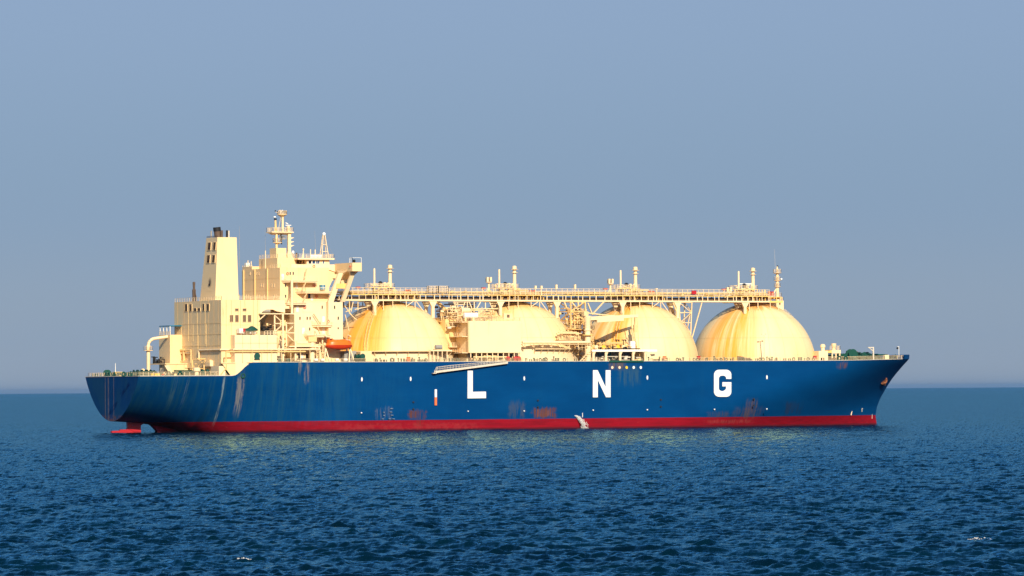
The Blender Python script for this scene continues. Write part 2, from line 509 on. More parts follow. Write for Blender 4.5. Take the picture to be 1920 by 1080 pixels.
def water_material():
    n = NT('sea_water')
    x, y, z = n.pos()
    # wavelets below the size of the mesh, as random slopes
    def nz(scale, detail, off):
        t = n.n('ShaderNodeTexNoise')
        n.put(t.inputs['Vector'], n.vec(x, y, off))
        t.inputs['Scale'].default_value = scale
        t.inputs['Detail'].default_value = detail
        t.inputs['Roughness'].default_value = 0.62
        sb = n.n('ShaderNodeVectorMath', operation='SUBTRACT')
        n.t.links.new(t.outputs['Color'], sb.inputs[0])
        sb.inputs[1].default_value = (0.5, 0.5, 0.5)
        return sb.outputs[0]
    def sc(v, k):
        q = n.n('ShaderNodeVectorMath', operation='SCALE')
        n.t.links.new(v, q.inputs[0])
        n.put(q.inputs['Scale'], k)
        return q.outputs[0]
    def add(a, b):
        q = n.n('ShaderNodeVectorMath', operation='ADD')
        n.t.links.new(a, q.inputs[0])
        n.t.links.new(b, q.inputs[1])
        return q.outputs[0]
    patch = n.noise(n.vec(x, y, 0.0), 0.045, 4, 0.6)
    k = n.m('ADD', 0.55, n.m('MULTIPLY', n.step(patch, 0.3, 0.7), 0.7))
    # cat's-paw streaks drawn out along the wind
    cu, su = math.cos(YAW + 0.2), math.sin(YAW + 0.2)
    u = n.m('SUBTRACT', n.m('MULTIPLY', x, cu), n.m('MULTIPLY', y, su))
    v = n.m('ADD', n.m('MULTIPLY', x, su), n.m('MULTIPLY', y, cu))
    def streak(a, b, off):
        t = n.n('ShaderNodeTexNoise')
        n.put(t.inputs['Vector'], n.vec(n.m('MULTIPLY', u, a), n.m('MULTIPLY', v, b), off))
        t.inputs['Scale'].default_value = 1.0
        t.inputs['Detail'].default_value = 4
        t.inputs['Roughness'].default_value = 0.68
        sb = n.n('ShaderNodeVectorMath', operation='SUBTRACT')
        n.t.links.new(t.outputs['Color'], sb.inputs[0])
        sb.inputs[1].default_value = (0.5, 0.5, 0.5)
        return sb.outputs[0]
    sl = add(sc(nz(1.15, 3, 0.0), n.m('MULTIPLY', k, 0.35)), add(sc(streak(1.5, 0.16, 2.0), 1.25), sc(streak(0.42, 0.05, 9.0), 0.5)))
    m_ = n.n('ShaderNodeVectorMath', operation='MULTIPLY')
    n.t.links.new(sl, m_.inputs[0])
    m_.inputs[1].default_value = (1, 1, 0)
    g = n.n('ShaderNodeNewGeometry')
    nn = n.n('ShaderNodeVectorMath', operation='NORMALIZE')
    n.t.links.new(add(g.outputs['Normal'], m_.outputs[0]), nn.inputs[0])
    c = n.mix(n.step(patch, 0.35, 0.65), (0.0002, 0.0065, 0.014), (0.0003, 0.011, 0.022))
    df = n.n('ShaderNodeBsdfDiffuse')
    n.t.links.new(c, df.inputs['Color'])
    n.t.links.new(nn.outputs[0], df.inputs['Normal'])
    gl = n.n('ShaderNodeBsdfGlossy')
    gl.inputs['Color'].default_value = (0.36, 0.73, 0.90, 1)
    gl.inputs['Roughness'].default_value = 0.10
    n.t.links.new(nn.outputs[0], gl.inputs['Normal'])
    fr = n.n('ShaderNodeFresnel')
    fr.inputs['IOR'].default_value = 1.33
    n.t.links.new(nn.outputs[0], fr.inputs['Normal'])
    ms = n.n('ShaderNodeMixShader')
    n.t.links.new(n.m('MULTIPLY', fr.outputs[0], 0.80), ms.inputs[0])
    n.t.links.new(df.outputs[0], ms.inputs[1])
    n.t.links.new(gl.outputs[0], ms.inputs[2])
    n.t.links.new(ms.outputs[0], n.t.nodes['Material Output'].inputs['Surface'])
    n.t.nodes.remove(n.b)
    return n.mat


M['water'] = water_material()
M['foam'] = NT('foam').fin((0.58, 0.58, 0.56), 0.9, spec=0.1)


# ------------------------------------------------------------------ sea
def build_sea():
    rng = np.random.RandomState(5)
    cx, cy = CAM_P.x, CAM_P.y
    d = [6.0]
    while d[-1] < 150: d.append(d[-1] * 1.12)
    while d[-1] < 255: d.append(d[-1] * 1.02)
    k = 0.0010
    while d[-1] < 2600: d.append(d[-1] * (1 + k * (1 + 1.5 * max(0, (d[-1] - 900) / 900))))
    while d[-1] < 90000: d.append(d[-1] * 1.035)
    d = np.array(d)
    fine = np.arange(-0.126, 0.1261, 0.00058)
    a = list(fine)
    st = 0.00058
    t = fine[-1]
    pos = []
    while t < math.pi - 0.12:
        st = min(st * 1.35, 0.12)
        t += st
        pos.append(min(t, math.pi - 0.06))
    a = np.array([-q for q in pos[::-1]] + a + pos)
    nr, na = len(d), len(a)
    D, A = np.meshgrid(d, a, indexing='ij')
    X = cx + D * np.sin(YAW + A)
    Y = cy + D * np.cos(YAW + A)
    dA = np.gradient(a)[None, :] * D
    dD = np.gradient(d)[:, None] * np.ones((1, na))
    sp = np.maximum(dA, dD * 0.8)
    Z = np.zeros_like(X)
    ox, oy = np.zeros_like(X), np.zeros_like(X)
    wind = YAW + math.pi + 0.45          # waves run roughly towards the camera
    nw = 90
    for i in range(nw):
        lam = 0.55 * (12.0 / 0.55) ** (rng.rand() ** 1.2)
        th = wind + rng.normal(0, 0.55)
        kk = 2 * math.pi / lam
        amp = 0.0112 * lam ** 0.78 * (0.5 + rng.rand())
        if lam > 2.6: amp *= 0.8
        if lam > 4.5: amp *= 0.55
        ph = rng.rand() * 6.283
        dx, dy = math.sin(th), math.cos(th)
        att = np.clip((lam / sp - 2.2) / 2.5, 0, 1)
        arg = kk * (dx * X + dy * Y) + ph
        cgrp = 1.0 + 0.55 * np.sin(0.11 * kk * (dx * X * 0.8 - dy * Y * 0.5) + ph * 2)
        am = amp * att * cgrp
        s = np.sin(arg)
        c = np.cos(arg)
        Z += am * s
        ox += 0.75 * am * dx * c
        oy += 0.75 * am * dy * c
    X = X + ox
    Y = Y + oy
    co_ = np.stack([X, Y, Z], -1).reshape(-1, 3).astype(np.float32)
    i = np.arange(nr - 1)[:, None] * na + np.arange(na - 1)[None, :]
    q = np.stack([i, i + 1, i + na + 1, i + na], -1).reshape(-1, 4)
    # close the ring behind the camera, and the middle
    j = np.arange(nr - 1) * na
    ring = np.stack([j + na - 1, j, j + na, j + 2 * na - 1], -1)
    q = np.concatenate([q, ring]).astype(np.int32)
    me = bpy.data.meshes.new('sea')
    me.vertices.add(len(co_))
    me.vertices.foreach_set('co', co_.ravel())
    me.loops.add(q.size)
    me.loops.foreach_set('vertex_index', q.ravel())
    me.polygons.add(len(q))
    me.polygons.foreach_set('loop_start', np.arange(0, q.size, 4, dtype=np.int32))
    me.polygons.foreach_set('loop_total', np.full(len(q), 4, dtype=np.int32))
    me.polygons.foreach_set('use_smooth', np.ones(len(q), dtype=bool))
    me.update()
    me.materials.append(M['water'])
    o = link('sea', me)
    return tag(o, 'dark blue choppy open sea with short wind waves', None, None, 'structure')


build_sea()

# ------------------------------------------------------------------ ship
SHIP = empty('gas_carrier')
tag(SHIP, 'long blue liquefied gas carrier with four cream dome tanks lying at anchor', 'ship')
DK, SDK, YD = 21.3, 17.25, -23.0
LEN = 287.9


def sm(a, b, x):
    t = min(1.0, max(0.0, (x - a) / (b - a)))
    return t * t * (3 - 2 * t)


def deck_z(X):
    z = SDK + (DK - SDK) * sm(30.6, 37.2, X)
    if X > 240: z += 0.75 * ((X - 240) / 48) ** 1.5
    return z


def bottom_z(X):
    pts = [(0, 3.5), (8, 3.0), (14, 2.2), (20, 0.9), (26, -1.2), (33, -5), (38, -6)]
    for (a, za), (b, zb) in zip(pts[:-1], pts[1:]):
        if X <= b: return za + (zb - za) * max(0, (X - a)) / (b - a)
    return -6.0


def stem_x(z):
    pts = [(-6, 274.0), (0, 275.9), (3, 275.4), (6, 276.0), (9, 277.4), (13, 280.2), (17, 283.4), (20, 286.0), (22.1, 287.9), (24, 289.2)]
    for (a, xa), (b, xb) in zip(pts[:-1], pts[1:]):
        if z <= b: return xa + (xb - xa) * (z - a) / (b - a)
    return pts[-1][1]


def half_breadth(X, z):
    zd, zb = deck_z(X), bottom_z(X)
    if z <= zb: return 0.0
    t = min(1.0, (z - zb) / (zd - zb))
    hd = 21.5 + 1.5 * sm(0, 42, X)
    ex = 0.50 - 0.475 * sm(2, 74, X)
    y = hd * (1 - (1 - t) ** 1.15) ** max(0.02, ex)
    zz = max(0.0, min(1.0, z / 21.5))
    xs = 180 + 64 * zz ** 1.1
    xe = stem_x(z)
    if X > xs:
        s = min(1.0, (X - xs) / (xe - xs))
        n1 = 1.65 + 1.15 * zz
        y *= max(0.0, 1 - s ** n1) ** (0.95 - 0.22 * zz)
    return y


def hull_point(px, py, out=0.0):
    lo, hi = -23.2, 0.0
    for _ in range(40):
        mid = (lo + hi) / 2
        x, z = at(px, py, mid)
        if -mid > half_breadth(x, z): lo = mid
        else: hi = mid
    x, z = at(px, py, lo)
    return Vector((x, lo - out, z))


def build_hull():
    nz = 34
    us = list(np.concatenate([np.linspace(0, 44, 34), np.linspace(47, 185, 24), np.linspace(189, 287.9, 62)]))
    mb = MB()
    vs = []
    grid = {}
    Xb = 185.0
    for i, u in enumerate(us):
        for j in range(nz):
            t = (j / (nz - 1))
            if u > Xb:
                zb = -6.0
                zdk = deck_z(u)
                z = zb + (zdk - zb) * t
                f = (u - Xb) / (LEN - Xb)
                X = Xb + (stem_x(z) - Xb) * f
                z = zb + (deck_z(X) - zb) * t
            else:
                X = u
                zb, zdk = bottom_z(X), deck_z(X)
                if X < 24: z = zb + (zdk - zb) * t ** 1.8
                else: z = zb + (zdk - zb) * t
            y = half_breadth(X, z)
            grid[i, j] = (X, y, z)
    n = len(us)
    for sgn in (-1, 1):
        b = len(vs)
        for i in range(n):
            for j in range(nz):
                X, y, z = grid[i, j]
                vs.append((X, sgn * y, z))
        fs = []
        for i in range(n - 1):
            for j in range(nz - 1):
                q = (b + i * nz + j, b + (i + 1) * nz + j, b + (i + 1) * nz + j + 1, b + i * nz + j + 1)
                fs.append(q if sgn < 0 else q[::-1])
        mb.v = vs
        mb.f += fs
        mb.m += [0] * len(fs)
    # transom
    mb2 = MB()
    tv = [(grid[0, j][0], -grid[0, j][1], grid[0, j][2]) for j in range(nz)] + [(grid[0, j][0], grid[0, j][1], grid[0, j][2]) for j in range(nz - 1, 0, -1)]
    mb.add(tv, [tuple(range(len(tv)))[::-1]])
    h = mb.build('hull', M['hull'], SHIP, smooth=35)
    bm = bmesh.new()
    bm.from_mesh(h.data)
    bmesh.ops.remove_doubles(bm, verts=bm.verts, dist=0.0008)
    bm.to_mesh(h.data)
    bm.free()
    h.data.set_sharp_from_angle(angle=R(35))
    # decks, a hand below the sheer line
    for name, xs in (('stern_deck', np.linspace(0.15, 37, 20)), ('main_deck', np.linspace(29.5, 286.5, 90))):
        d = MB()
        vv = []
        for X in xs:
            z = (SDK if name == 'stern_deck' else max(DK, deck_z(X))) - 0.06
            y = half_breadth(X, min(z, deck_z(X) - 0.01)) - 0.08
            if name == 'main_deck' and X < 37: y = 21.4
            y = max(0.05, y)
            vv += [(X, -y, z), (X, y, z)]
        d.add(vv, [(2 * k, 2 * k + 2, 2 * k + 3, 2 * k + 1) for k in range(len(xs) - 1)])
        d.build(name, M['deck'], SHIP)
    return h


HULL = build_hull()


# ---- painted letters and marks on the side: thin raised plates following the flat side
def plate(poly_px, name, mat, out=0.03, thick=0.03):
    mb = MB()
    pts = [at(px, py, YD) for px, py in poly_px]
    pts = [(x, z) for x, z in pts]
    mb.prism(pts, 'y', YD - out, YD + 0.3)
    o = mb.build(name, mat, HULL)
    bm = bmesh.new()
    bm.from_mesh(o.data)
    bmesh.ops.triangulate(bm, faces=bm.faces)
    bmesh.ops.recalc_face_normals(bm, faces=bm.faces)
    bm.to_mesh(o.data)
    bm.free()
    return o


plate([(876.8, 695), (886.4, 695), (886.4, 734.6), (911.2, 734.2), (911.2, 746.5), (876.8, 747)], 'letter', M['letter'])
plate([(1111.8, 694), (1120.6, 694), (1135.6, 726), (1135.6, 694), (1144.8, 694), (1144.8, 744.8), (1136.2, 744.8), (1120.8, 712.5), (1120.8, 745), (1111.8, 745)], 'letter', M['letter'])


def g_outline():
    cx, x0, x1, y0, y1 = 1355, 1338.8, 1371.2, 693.2, 744
    r = 9.5
    o = []
    def arc(ax_, ay, r_, a0, a1, k=6):
        return [(ax_ + r_ * math.cos(R(a0 + (a1 - a0) * i / k)), ay - r_ * math.sin(R(a0 + (a1 - a0) * i / k))) for i in range(k + 1)]
    o += [(x1, 710.5)]
    o += arc(x1 - r, y0 + r, r, 0, 90)
    o += arc(x0 + r, y0 + r, r, 90, 180)
    o += arc(x0 + r, y1 - r, r, 180, 270)
    o += arc(x1 - r, y1 - r, r, 270, 360)
    o += [(x1, 716.5), (1354.5, 716.5), (1354.5, 724.5), (1361.5, 724.5), (1361.5, 728.5)]
    ri = 3.5
    o += [(1359.5, 731.5), (1356, 733.3), (1353, 733.3), (1349.5, 732), (1347.8, 729)]
    o += [(1347.8, 709), (1349.5, 705.6), (1352.5, 704.3), (1357, 704.3), (1360.3, 705.8), (1361.6, 708.5), (1361.6, 710.5)]
    return o


plate(g_outline(), 'letter', M['letter'])


def oval(px, py, w_, h_, name, mat, n=12):
    return plate([(px + w_ / 2 * math.cos(2 * math.pi * i / n), py - h_ / 2 * math.sin(2 * math.pi * i / n)) for i in range(n)], name, mat)


for px, py in ((678.5, 711.3), (770, 710.4), (983, 709.5), (1213.8, 708), (1438, 707.3)):
    oval(px, py, 3.0, 8.0, 'tug_mark', M['letter'])
for px, py in ((678, 774), (878, 771), (983, 770.5), (1112.5, 769), (1214, 768.3), (1340, 767.5), (1438, 766.7)):
    oval(px, py, 2.3, 2.3, 'tug_mark', M['letter'], 8)
plate([(815.2, 730), (819.2, 730), (819.2, 744.8), (815.2, 744.8)], 'depth_mark', M['letter'])
o = plate([(815.2, 745), (819.2, 745), (819.2, 760), (815.2, 760)], 'depth_mark', M['buoy'])
for px, mt in ((1148, 'pinkish'), (1161.7, 'pinkish'), (1175, 'spot_yellow'), (1188.2, 'white'), (1201.5, 'white')):
    oval(px, 689, 4.4, 5.6, 'manifold_mark', M[mt])
# draught scale near midships: faded dashes
for k, (px, py) in enumerate(((734, 766), (733, 772.5), (735, 778.5), (731, 785.5), (738, 785.5), (720, 773), (720, 779), (718, 785.5))):
    wd = 2.6 if k < 5 else 1.7
    plate([(px - wd, py - 0.45), (px + wd * 0.8, py - 0.5), (px + wd, py + 0.45), (px - wd * 0.7, py + 0.4)], 'draught_mark', M['faint_mark'])
# small overboard openings low on the side
for px, py in ((775.5, 754), (775.5, 767), (1009, 751), (1009, 763.5), (1239.5, 749.5), (1239.5, 762.5), (1414, 748.5), (1414, 760)):
    oval(px, py, 3.2, 3.2, 'overboard_outlet', M['black'], 8)
# fender strip along the manifold
x0, x1 = ax(1142, YD, DK), ax(1206, YD, DK)
MB().box(x0, x1, YD - 0.35, YD - 0.02, DK - 0.35, DK + 0.25).build('fender_strip', M['green'], HULL)
# gunwale bar along the sheer
mb = MB()
prev = None
for X in list(np.linspace(37.3, 277, 120)):
    p = Vector((X, -half_breadth(X, deck_z(X) - 0.02) - 0.02, deck_z(X) + 0.05))
    if prev: mb.bar(prev, p, 0.16)
    prev = p
mb.build('sheer_bar', M['pale_metal'], HULL)
mb = MB()
for X0, X1 in ((0.3, 31.5),):
    prev = None
    for X in np.linspace(X0, X1, 24):
        p = Vector((X, -half_breadth(X, deck_z(X) - 0.02) - 0.02, deck_z(X) + 0.05))
        if prev: mb.bar(prev, p, 0.2)
        prev = p
mb.bar((0, -21.4, SDK + 0.05), (0, 21.4, SDK + 0.05), 0.22)
mb.build('sheer_bar', M['pale_metal'], HULL)
# deck edge rails, main deck
mb = MB()
pts = [(X, -half_breadth(X, DK - 0.05) + 0.35, DK) for X in np.linspace(46, 150, 30)]
mb.rail(pts, 1.1, 2.4, 0.045)
mb.build('railing', M['cream_clean'], SHIP)
mb = MB()
pts = [(X, -half_breadth(X, DK - 0.05) + 0.35, DK) for X in np.linspace(176, 240, 18)]
mb.rail(pts, 1.1, 2.4, 0.045)
mb.build('railing', M['cream_clean'], SHIP)
mb = MB()
pts = [(X, -half_breadth(X, DK - 0.05) + 0.3, deck_z(X)) for X in np.linspace(241, 278.5, 14)]
mb.rail(pts, 1.2, 2.2, 0.065)
mb.build('railing', M['cream_clean'], SHIP)
# stern rails
mb = MB()
mb.rail([(31, -20.9, SDK), (12, -20.6, SDK), (0.4, -20.2, SDK), (0.4, 20.2, SDK), (14, 20.8, SDK)], 1.2, 1.7, 0.06)
mb.build('railing', M['cream_clean'], SHIP)
# bow bulwark
mb = MB()
bs = []
for X in np.linspace(278.2, 287.6, 12):
    y = half_breadth(X, deck_z(X) - 0.03)
    bs.append((X, y, deck_z(X)))
bs.append((287.9, 0.02, deck_z(287.9)))
for sgn in (-1, 1):
    vs, fs = [], []
    for k, (X, y, z) in enumerate(bs):
        hgt = 1.35 if k > 0 else 1.1
        vs += [(X, sgn * y, z - 0.05), (X + 0.02, sgn * (y + 0.10), z + hgt), (X - 0.2, sgn * max(0, y - 0.25), z + hgt), (X - 0.2, sgn * max(0, y - 0.4), z - 0.05)]
    for k in range(len(bs) - 1):
        a, b = 4 * k, 4 * k + 4
        for (i, j) in ((0, 1), (1, 2), (2, 3)):
            q = (a + i, b + i, b + j, a + j)
            fs.append(q if sgn < 0 else q[::-1])
    mb.add(vs, fs)
mb.build('bow_bulwark', M['hull'], SHIP)
# raised deck break: cream inner bulkhead and shelters at the stern corners
# rudder and skeg
mb = MB()
mb.prism([(-0.2, -3), (9.4, -3), (9.4, 1.6), (7.6, 2.6), (5.4, 2.6), (4.8, 1.0), (2.6, 0.95), (2.5, 0.62), (-0.2, 0.55)], 'y', -0.55, 0.55)
RUD = mb.build('rudder', M['red'], SHIP)
MB().tube((6.3, 0, 2.0), (6.3, 0, 4.4), 0.8, n=12).build('rudder_stock', M['red'], RUD, smooth=40)
MB().prism([(5.0, 3.6), (5.2, 1.2), (6.8, 0.4), (9.2, 0.2), (9.4, 2.2), (10.6, 2.9)], 'y', -0.7, 0.7).build('rudder_horn', M['red'], SHIP)
MB().prism([(11.0, 3.4), (13.2, 2.0), (14.6, 0.6), (15.2, -1.5), (36, -4), (36, 0.5), (22, 2.2)], 'y', -1.1, 1.1).build('skeg', M['hull'], SHIP)


# ------------------------------------------------------------------ tanks
def sphere_piece(a0, a1, e0, e1, r, na=5, ne=5):
    vs, ns, fs = [], [], []
    for i in range(ne + 1):
        e = e0 + (e1 - e0) * i / ne
        for j in range(na + 1):
            a = a0 + (a1 - a0) * j / na
            nrm = (math.cos(e) * math.cos(a), math.cos(e) * math.sin(a), math.sin(e))
            vs.append(tuple(r * q for q in nrm))
            ns.append(nrm)
    w_ = na + 1
    for i in range(ne):
        for j in range(na):
            fs.append((i * w_ + j, i * w_ + j + 1, (i + 1) * w_ + j + 1, (i + 1) * w_ + j))
    return vs, fs, ns


NG = 24
RINGS = [(2, 25), (25, 48), (48, 68), (68, 86)]
ring_me = []
for e0, e1 in RINGS:
    em = R((e0 + e1) / 2)
    g = 0.03 / (TR * math.cos(em))
    ge = 0.03 / TR
    vs, fs, ns = sphere_piece(g, 2 * math.pi / NG - g, R(e0) + ge, R(e1) - ge, TR)
    vi, fi, ni = sphere_piece(g, 2 * math.pi / NG - g, R(e0) + ge, R(e1) - ge, TR - 0.12)
    me = bpy.data.meshes.new('panel')
    me.from_pydata(vs, [], fs)
    me.polygons.foreach_set('use_smooth', [True] * len(fs))
    me.normals_split_custom_set_from_vertices(ns)
    me.materials.append(M['tank'])
    ring_me.append(me)
inner = MB()
inner.lathe([((TR - 0.10) * math.cos(R(e)), (TR - 0.10) * math.sin(R(e))) for e in range(-4, 91, 4)], (0, 0, 0), 64)
inner_me = inner.mesh('tank_cover', M['seam'], smooth=60)
for t in range(4):
    tc = link('tank_cover', inner_me, SHIP, (TX[t], 0, TZ))
    for k, me in enumerate(ring_me):
        for g in range(NG):
            if 10 < (g + 0.5) * 360 / NG < 110: continue
            link('panel', me, tc, (0, 0, 0), 2 * math.pi * g / NG)
    # skirt
    if t < 2:
        top = 4.4 if t == 0 else 5.0
        sk = MB()
        sk.lathe([(TR + 0.12, 1.0), (TR + 0.12, top), (TR - 0.6, top + 0.12)], (0, 0, 0), 72)
        sk.build('skirt', M['cream_clean'], tc, smooth=30)
        wk = MB()
        a0, a1 = (-2.75, -0.6) if t == 0 else (-1.75, -0.35)
        k = 26
        vs, fs = [], []
        for i in range(k + 1):
            a = a0 + (a1 - a0) * i / k
            for rr, zz in ((TR, top - 0.05), (TR + 1.5, top - 0.05), (TR + 1.5, top + 0.22), (TR, top + 0.22)):
                vs.append((rr * math.cos(a), rr * math.sin(a), zz))
        for i in range(k):
            b = 4 * i
            fs += [(b, b + 4, b + 5, b + 1), (b + 1, b + 5, b + 6, b + 2), (b + 2, b + 6, b + 7, b + 3)]
        wk.add(vs, fs)
        for i in range(0, k + 1, 2):
            a = a0 + (a1 - a0) * i / k
            wk.bar((TR * math.cos(a), TR * math.sin(a), top - 1.6), ((TR + 1.3) * math.cos(a), (TR + 1.3) * math.sin(a), top), 0.16)
        wk.build('walkway', M['cream'], tc)
    # stair up the after side of the cover, following its curve
    if t in (1, 3): continue
    ld = MB()
    a = -2.42
    prev = None
    for e in range(14, 72, 4):
        rr = TR + 0.45
        c = Vector((rr * math.cos(R(e)) * math.cos(a), rr * math.cos(R(e)) * math.sin(a), rr * math.sin(R(e))))
        if prev is not None:
            for off in (-0.45, 0.45):
                o_ = Vector((-math.sin(a), math.cos(a), 0)) * off
                ld.bar(prev + o_, c + o_, 0.14)
                ld.tube(c + o_, c + o_ + Vector((0, 0, 1.1)), 0.05, n=4)
                ld.tube(prev + o_ + Vector((0, 0, 1.1)), c + o_ + Vector((0, 0, 1.1)), 0.05, n=4)
        prev = c
    ld.build('stairway', M['pipe'], tc)


# ---- dome platforms with masts
def clutter(mb, x0, x1, y0, y1, z0, z1, n, seed, rmin=0.08, rmax=0.3):
    rg = random.Random(seed)
    for _ in range(n):
        k = rg.random()
        x, y, z = rg.uniform(x0, x1), rg.uniform(y0, y1), rg.uniform(z0, z1)
        r = rg.uniform(rmin, rmax)
        if k < 0.35:
            mb.tube((x, y, z0), (x, y, z), r, n=6)
        elif k < 0.65:
            xx = rg.uniform(x0, x1)
            mb.tube((x, y, z), (xx, y, z), r * 0.8, n=6)
        elif k < 0.78:
            yy = rg.uniform(y0, y1)
            mb.tube((x, y, z), (x, yy, z), r * 0.8, n=6)
        elif k < 0.92:
            s_ = rg.uniform(0.2, 0.55)
            mb.box(x - s_, x + s_, y - s_ * 0.6, y + s_ * 0.6, z - s_ * 0.6, z + s_ * 0.5)
        else:
            mb.lathe([(0.05, -0.5), (r * 2.2, -0.25), (r * 2.2, 0.25), (0.05, 0.5)], (x, y, z), 8)
    return mb


def dome_top(t):
    T = empty('tank_dome', SHIP, (TX[t], 0, 0))
    z0 = 42.3
    MB().lathe([(3.2, 38.5), (3.2, z0)], (0, 0, 0), 24).build('dome_trunk', M['cream_rusty'], T, smooth=30)
    p = MB()
    p.box(-8.7, 6.7, -7.8, -7.5, z0 - 1.75, z0 - 1.2)
    p.box(-8.7, -8.4, -7.49, 5.2, z0 - 1.75, z0 - 1.2)
    p.box(6.4, 6.7, -7.49, 5.2, z0 - 1.75, z0 - 1.2)
    for xx in np.linspace(-8.5, 6.5, 8): p.bar((xx, -7.65, z0 - 1.2), (xx, -7.65, z0), 0.22)
    p.box(-8.5, 6.5, -7.6, 5.0, z0, z0 + 0.25)
    for xx in np.linspace(-8, 6, 7):
        p.box(xx - 0.12, xx + 0.12, -7.5, 4.9, z0 - 0.55, z0 - 0.01)
    p.build('platform', M['yellowed'], T)
    MB().rail([(-8.4, 4.9, z0 + 0.25), (-8.4, -7.5, z0 + 0.25), (6.4, -7.5, z0 + 0.25), (6.4, 4.9, z0 + 0.25)], 1.2, 1.6, 0.055, closed=True).build('railing', M['cream_clean'], T)
    # upper grating round the masts
    zu = 45.1
    p = MB()
    p.box(-8.2, 0.6, -2.2, 2.2, zu - 0.2, zu)
    for xx in (-8, -5.2, -2.4, 0.4):
        for yy in (-2.0, 2.0):
            p.bar((xx, yy, z0 + 0.2), (xx, yy, zu - 0.1), 0.22)
    p.build('mast_platform', M['yellowed'], T)
    MB().rail([(-8.1, -2.1, zu), (0.5, -2.1, zu), (0.5, 2.1, zu), (-8.1, 2.1, zu)], 1.2, 1.2, 0.05, closed=True).build('railing', M['cream_clean'], T)
    vm = MB()
    vm.lathe([(0.62, z0 + 0.2), (0.62, 44.5), (0.55, 50.2), (0.55, 51.2), (0.72, 51.25), (0.72, 52.1), (0.3, 52.3)], (0, 0, 0), 16)
    vm.lathe([(0.3, 51.0), (1.35, 51.06), (1.35, 51.16), (0.3, 51.25)], (0, 0, 0), 16)
    vm.lathe([(0.3, 49.9), (1.15, 49.96), (1.15, 50.06), (0.3, 50.15)], (0, 0, 0), 16)
    vm.build('vent_mast', M['cream_clean'], T, smooth=30)
    ms = MB()
    ms.lathe([(0.30, z0 + 0.2), (0.30, 50.9), (0.22, 51.1)], (-5.5, 0, 0), 10)
    ms.build('vent_pipe', M['cream_clean'], T, smooth=30)
    if t == 3:
        MB().bar((-5.2, 0, 46.9), (-0.5, 0, 46.9), 0.3).build('cross_bar', M['white'], T)
    if t in (1, 2, 3):
        lp = MB()
        zt = (48.2, 47.9, 45.4)[t - 1]
        xx = -9.3
        lp.lathe([(0.32, z0), (0.32, zt - 1.6), (1.0, zt - 1.4), (1.0, zt - 1.2), (0.2, zt - 1.15)], (xx, 0, 0), 10)
        for q in range(4):
            a = q * math.pi / 2 + 0.5
            lp.box(xx + 0.75 * math.cos(a) - 0.3, xx + 0.75 * math.cos(a) + 0.3, 0.75 * math.sin(a) - 0.3, 0.75 * math.sin(a) + 0.3, zt - 1.1, zt + 0.35)
        lp.bar((xx - 1.6, 0, z0), (xx, 0, zt - 2.6), 0.2)
        lp.build('floodlight_mast', M['cream_clean'], T)
    # red hydrant hood and boxes
    MB().prism([(-11.9, 44.75), (-10.6, 44.75), (-10.6, 45.25), (-11.9, 45.25)], 'y', -0.5, 0.5).build('hose_hood', M['red'], T)
    MB().bar((-11.2, 0, 42.6), (-11.2, 0, 44.75), 0.18).build('hood_stand', M['pipe'], T)
    for xx in ((3.4, 4.6) if t != 2 else (2.6, 3.9)):
        MB().box(xx - 0.42, xx + 0.42, -5.0, -4.4, 42.9, 44.3).build('hose_box', M['red'], T)
    # safety valves
    MB().lathe([(0.25, zu), (0.35, zu + 1.2), (0.7, zu + 1.25), (0.7, zu + 1.55), (0.3, zu + 1.9)], (-3.6, -0.4, 0), 10).build('relief_valve', M['black'], T, smooth=30)
    for xx in (-2.3, -0.9):
        MB().lathe([(0.22, zu - 2), (0.22, zu + 1.0), (0.42, zu + 1.05), (0.42, zu + 1.55)], (xx, -0.8, 0), 10).build('relief_valve', M['cream_clean'], T, smooth=30)
    pw = MB()
    clutter(pw, -8, 2, -6.5, 2.5, z0 + 0.25, z0 + 2.6, 46, 11 + t)
    pw.build('pipework', M['pipe'], T)
    pw = MB()
    clutter(pw, -7, 0, -1.5, 1.5, zu, zu + 1.3, 22, 51 + t, 0.06, 0.2)
    pw.build('pipework', M['cream_clean'], T)
    pw = MB()
    clutter(pw, -6, 1, -6.0, 0, z0 + 0.3, z0 + 2.0, 12, 81 + t)
    pw.build('valve_group', M['soot'], T)
    return T


for t in range(4): dome_top(t)

# ------------------------------------------------------------------ catwalk
CW = empty('catwalk', SHIP, (150, -6, 41))
CW.location = (0, 0, 0)
YF, YR = -8.5, -3.8
GZ = 40.85
XA, XE = 72.6, 229.4


def span_list():
    xs = [XA]
    for t in range(4):
        xs += [TX[t] - 10.0, TX[t] + 10.8]
    xs = [x for x in xs if x < XE - 2] + [XE]
    return xs


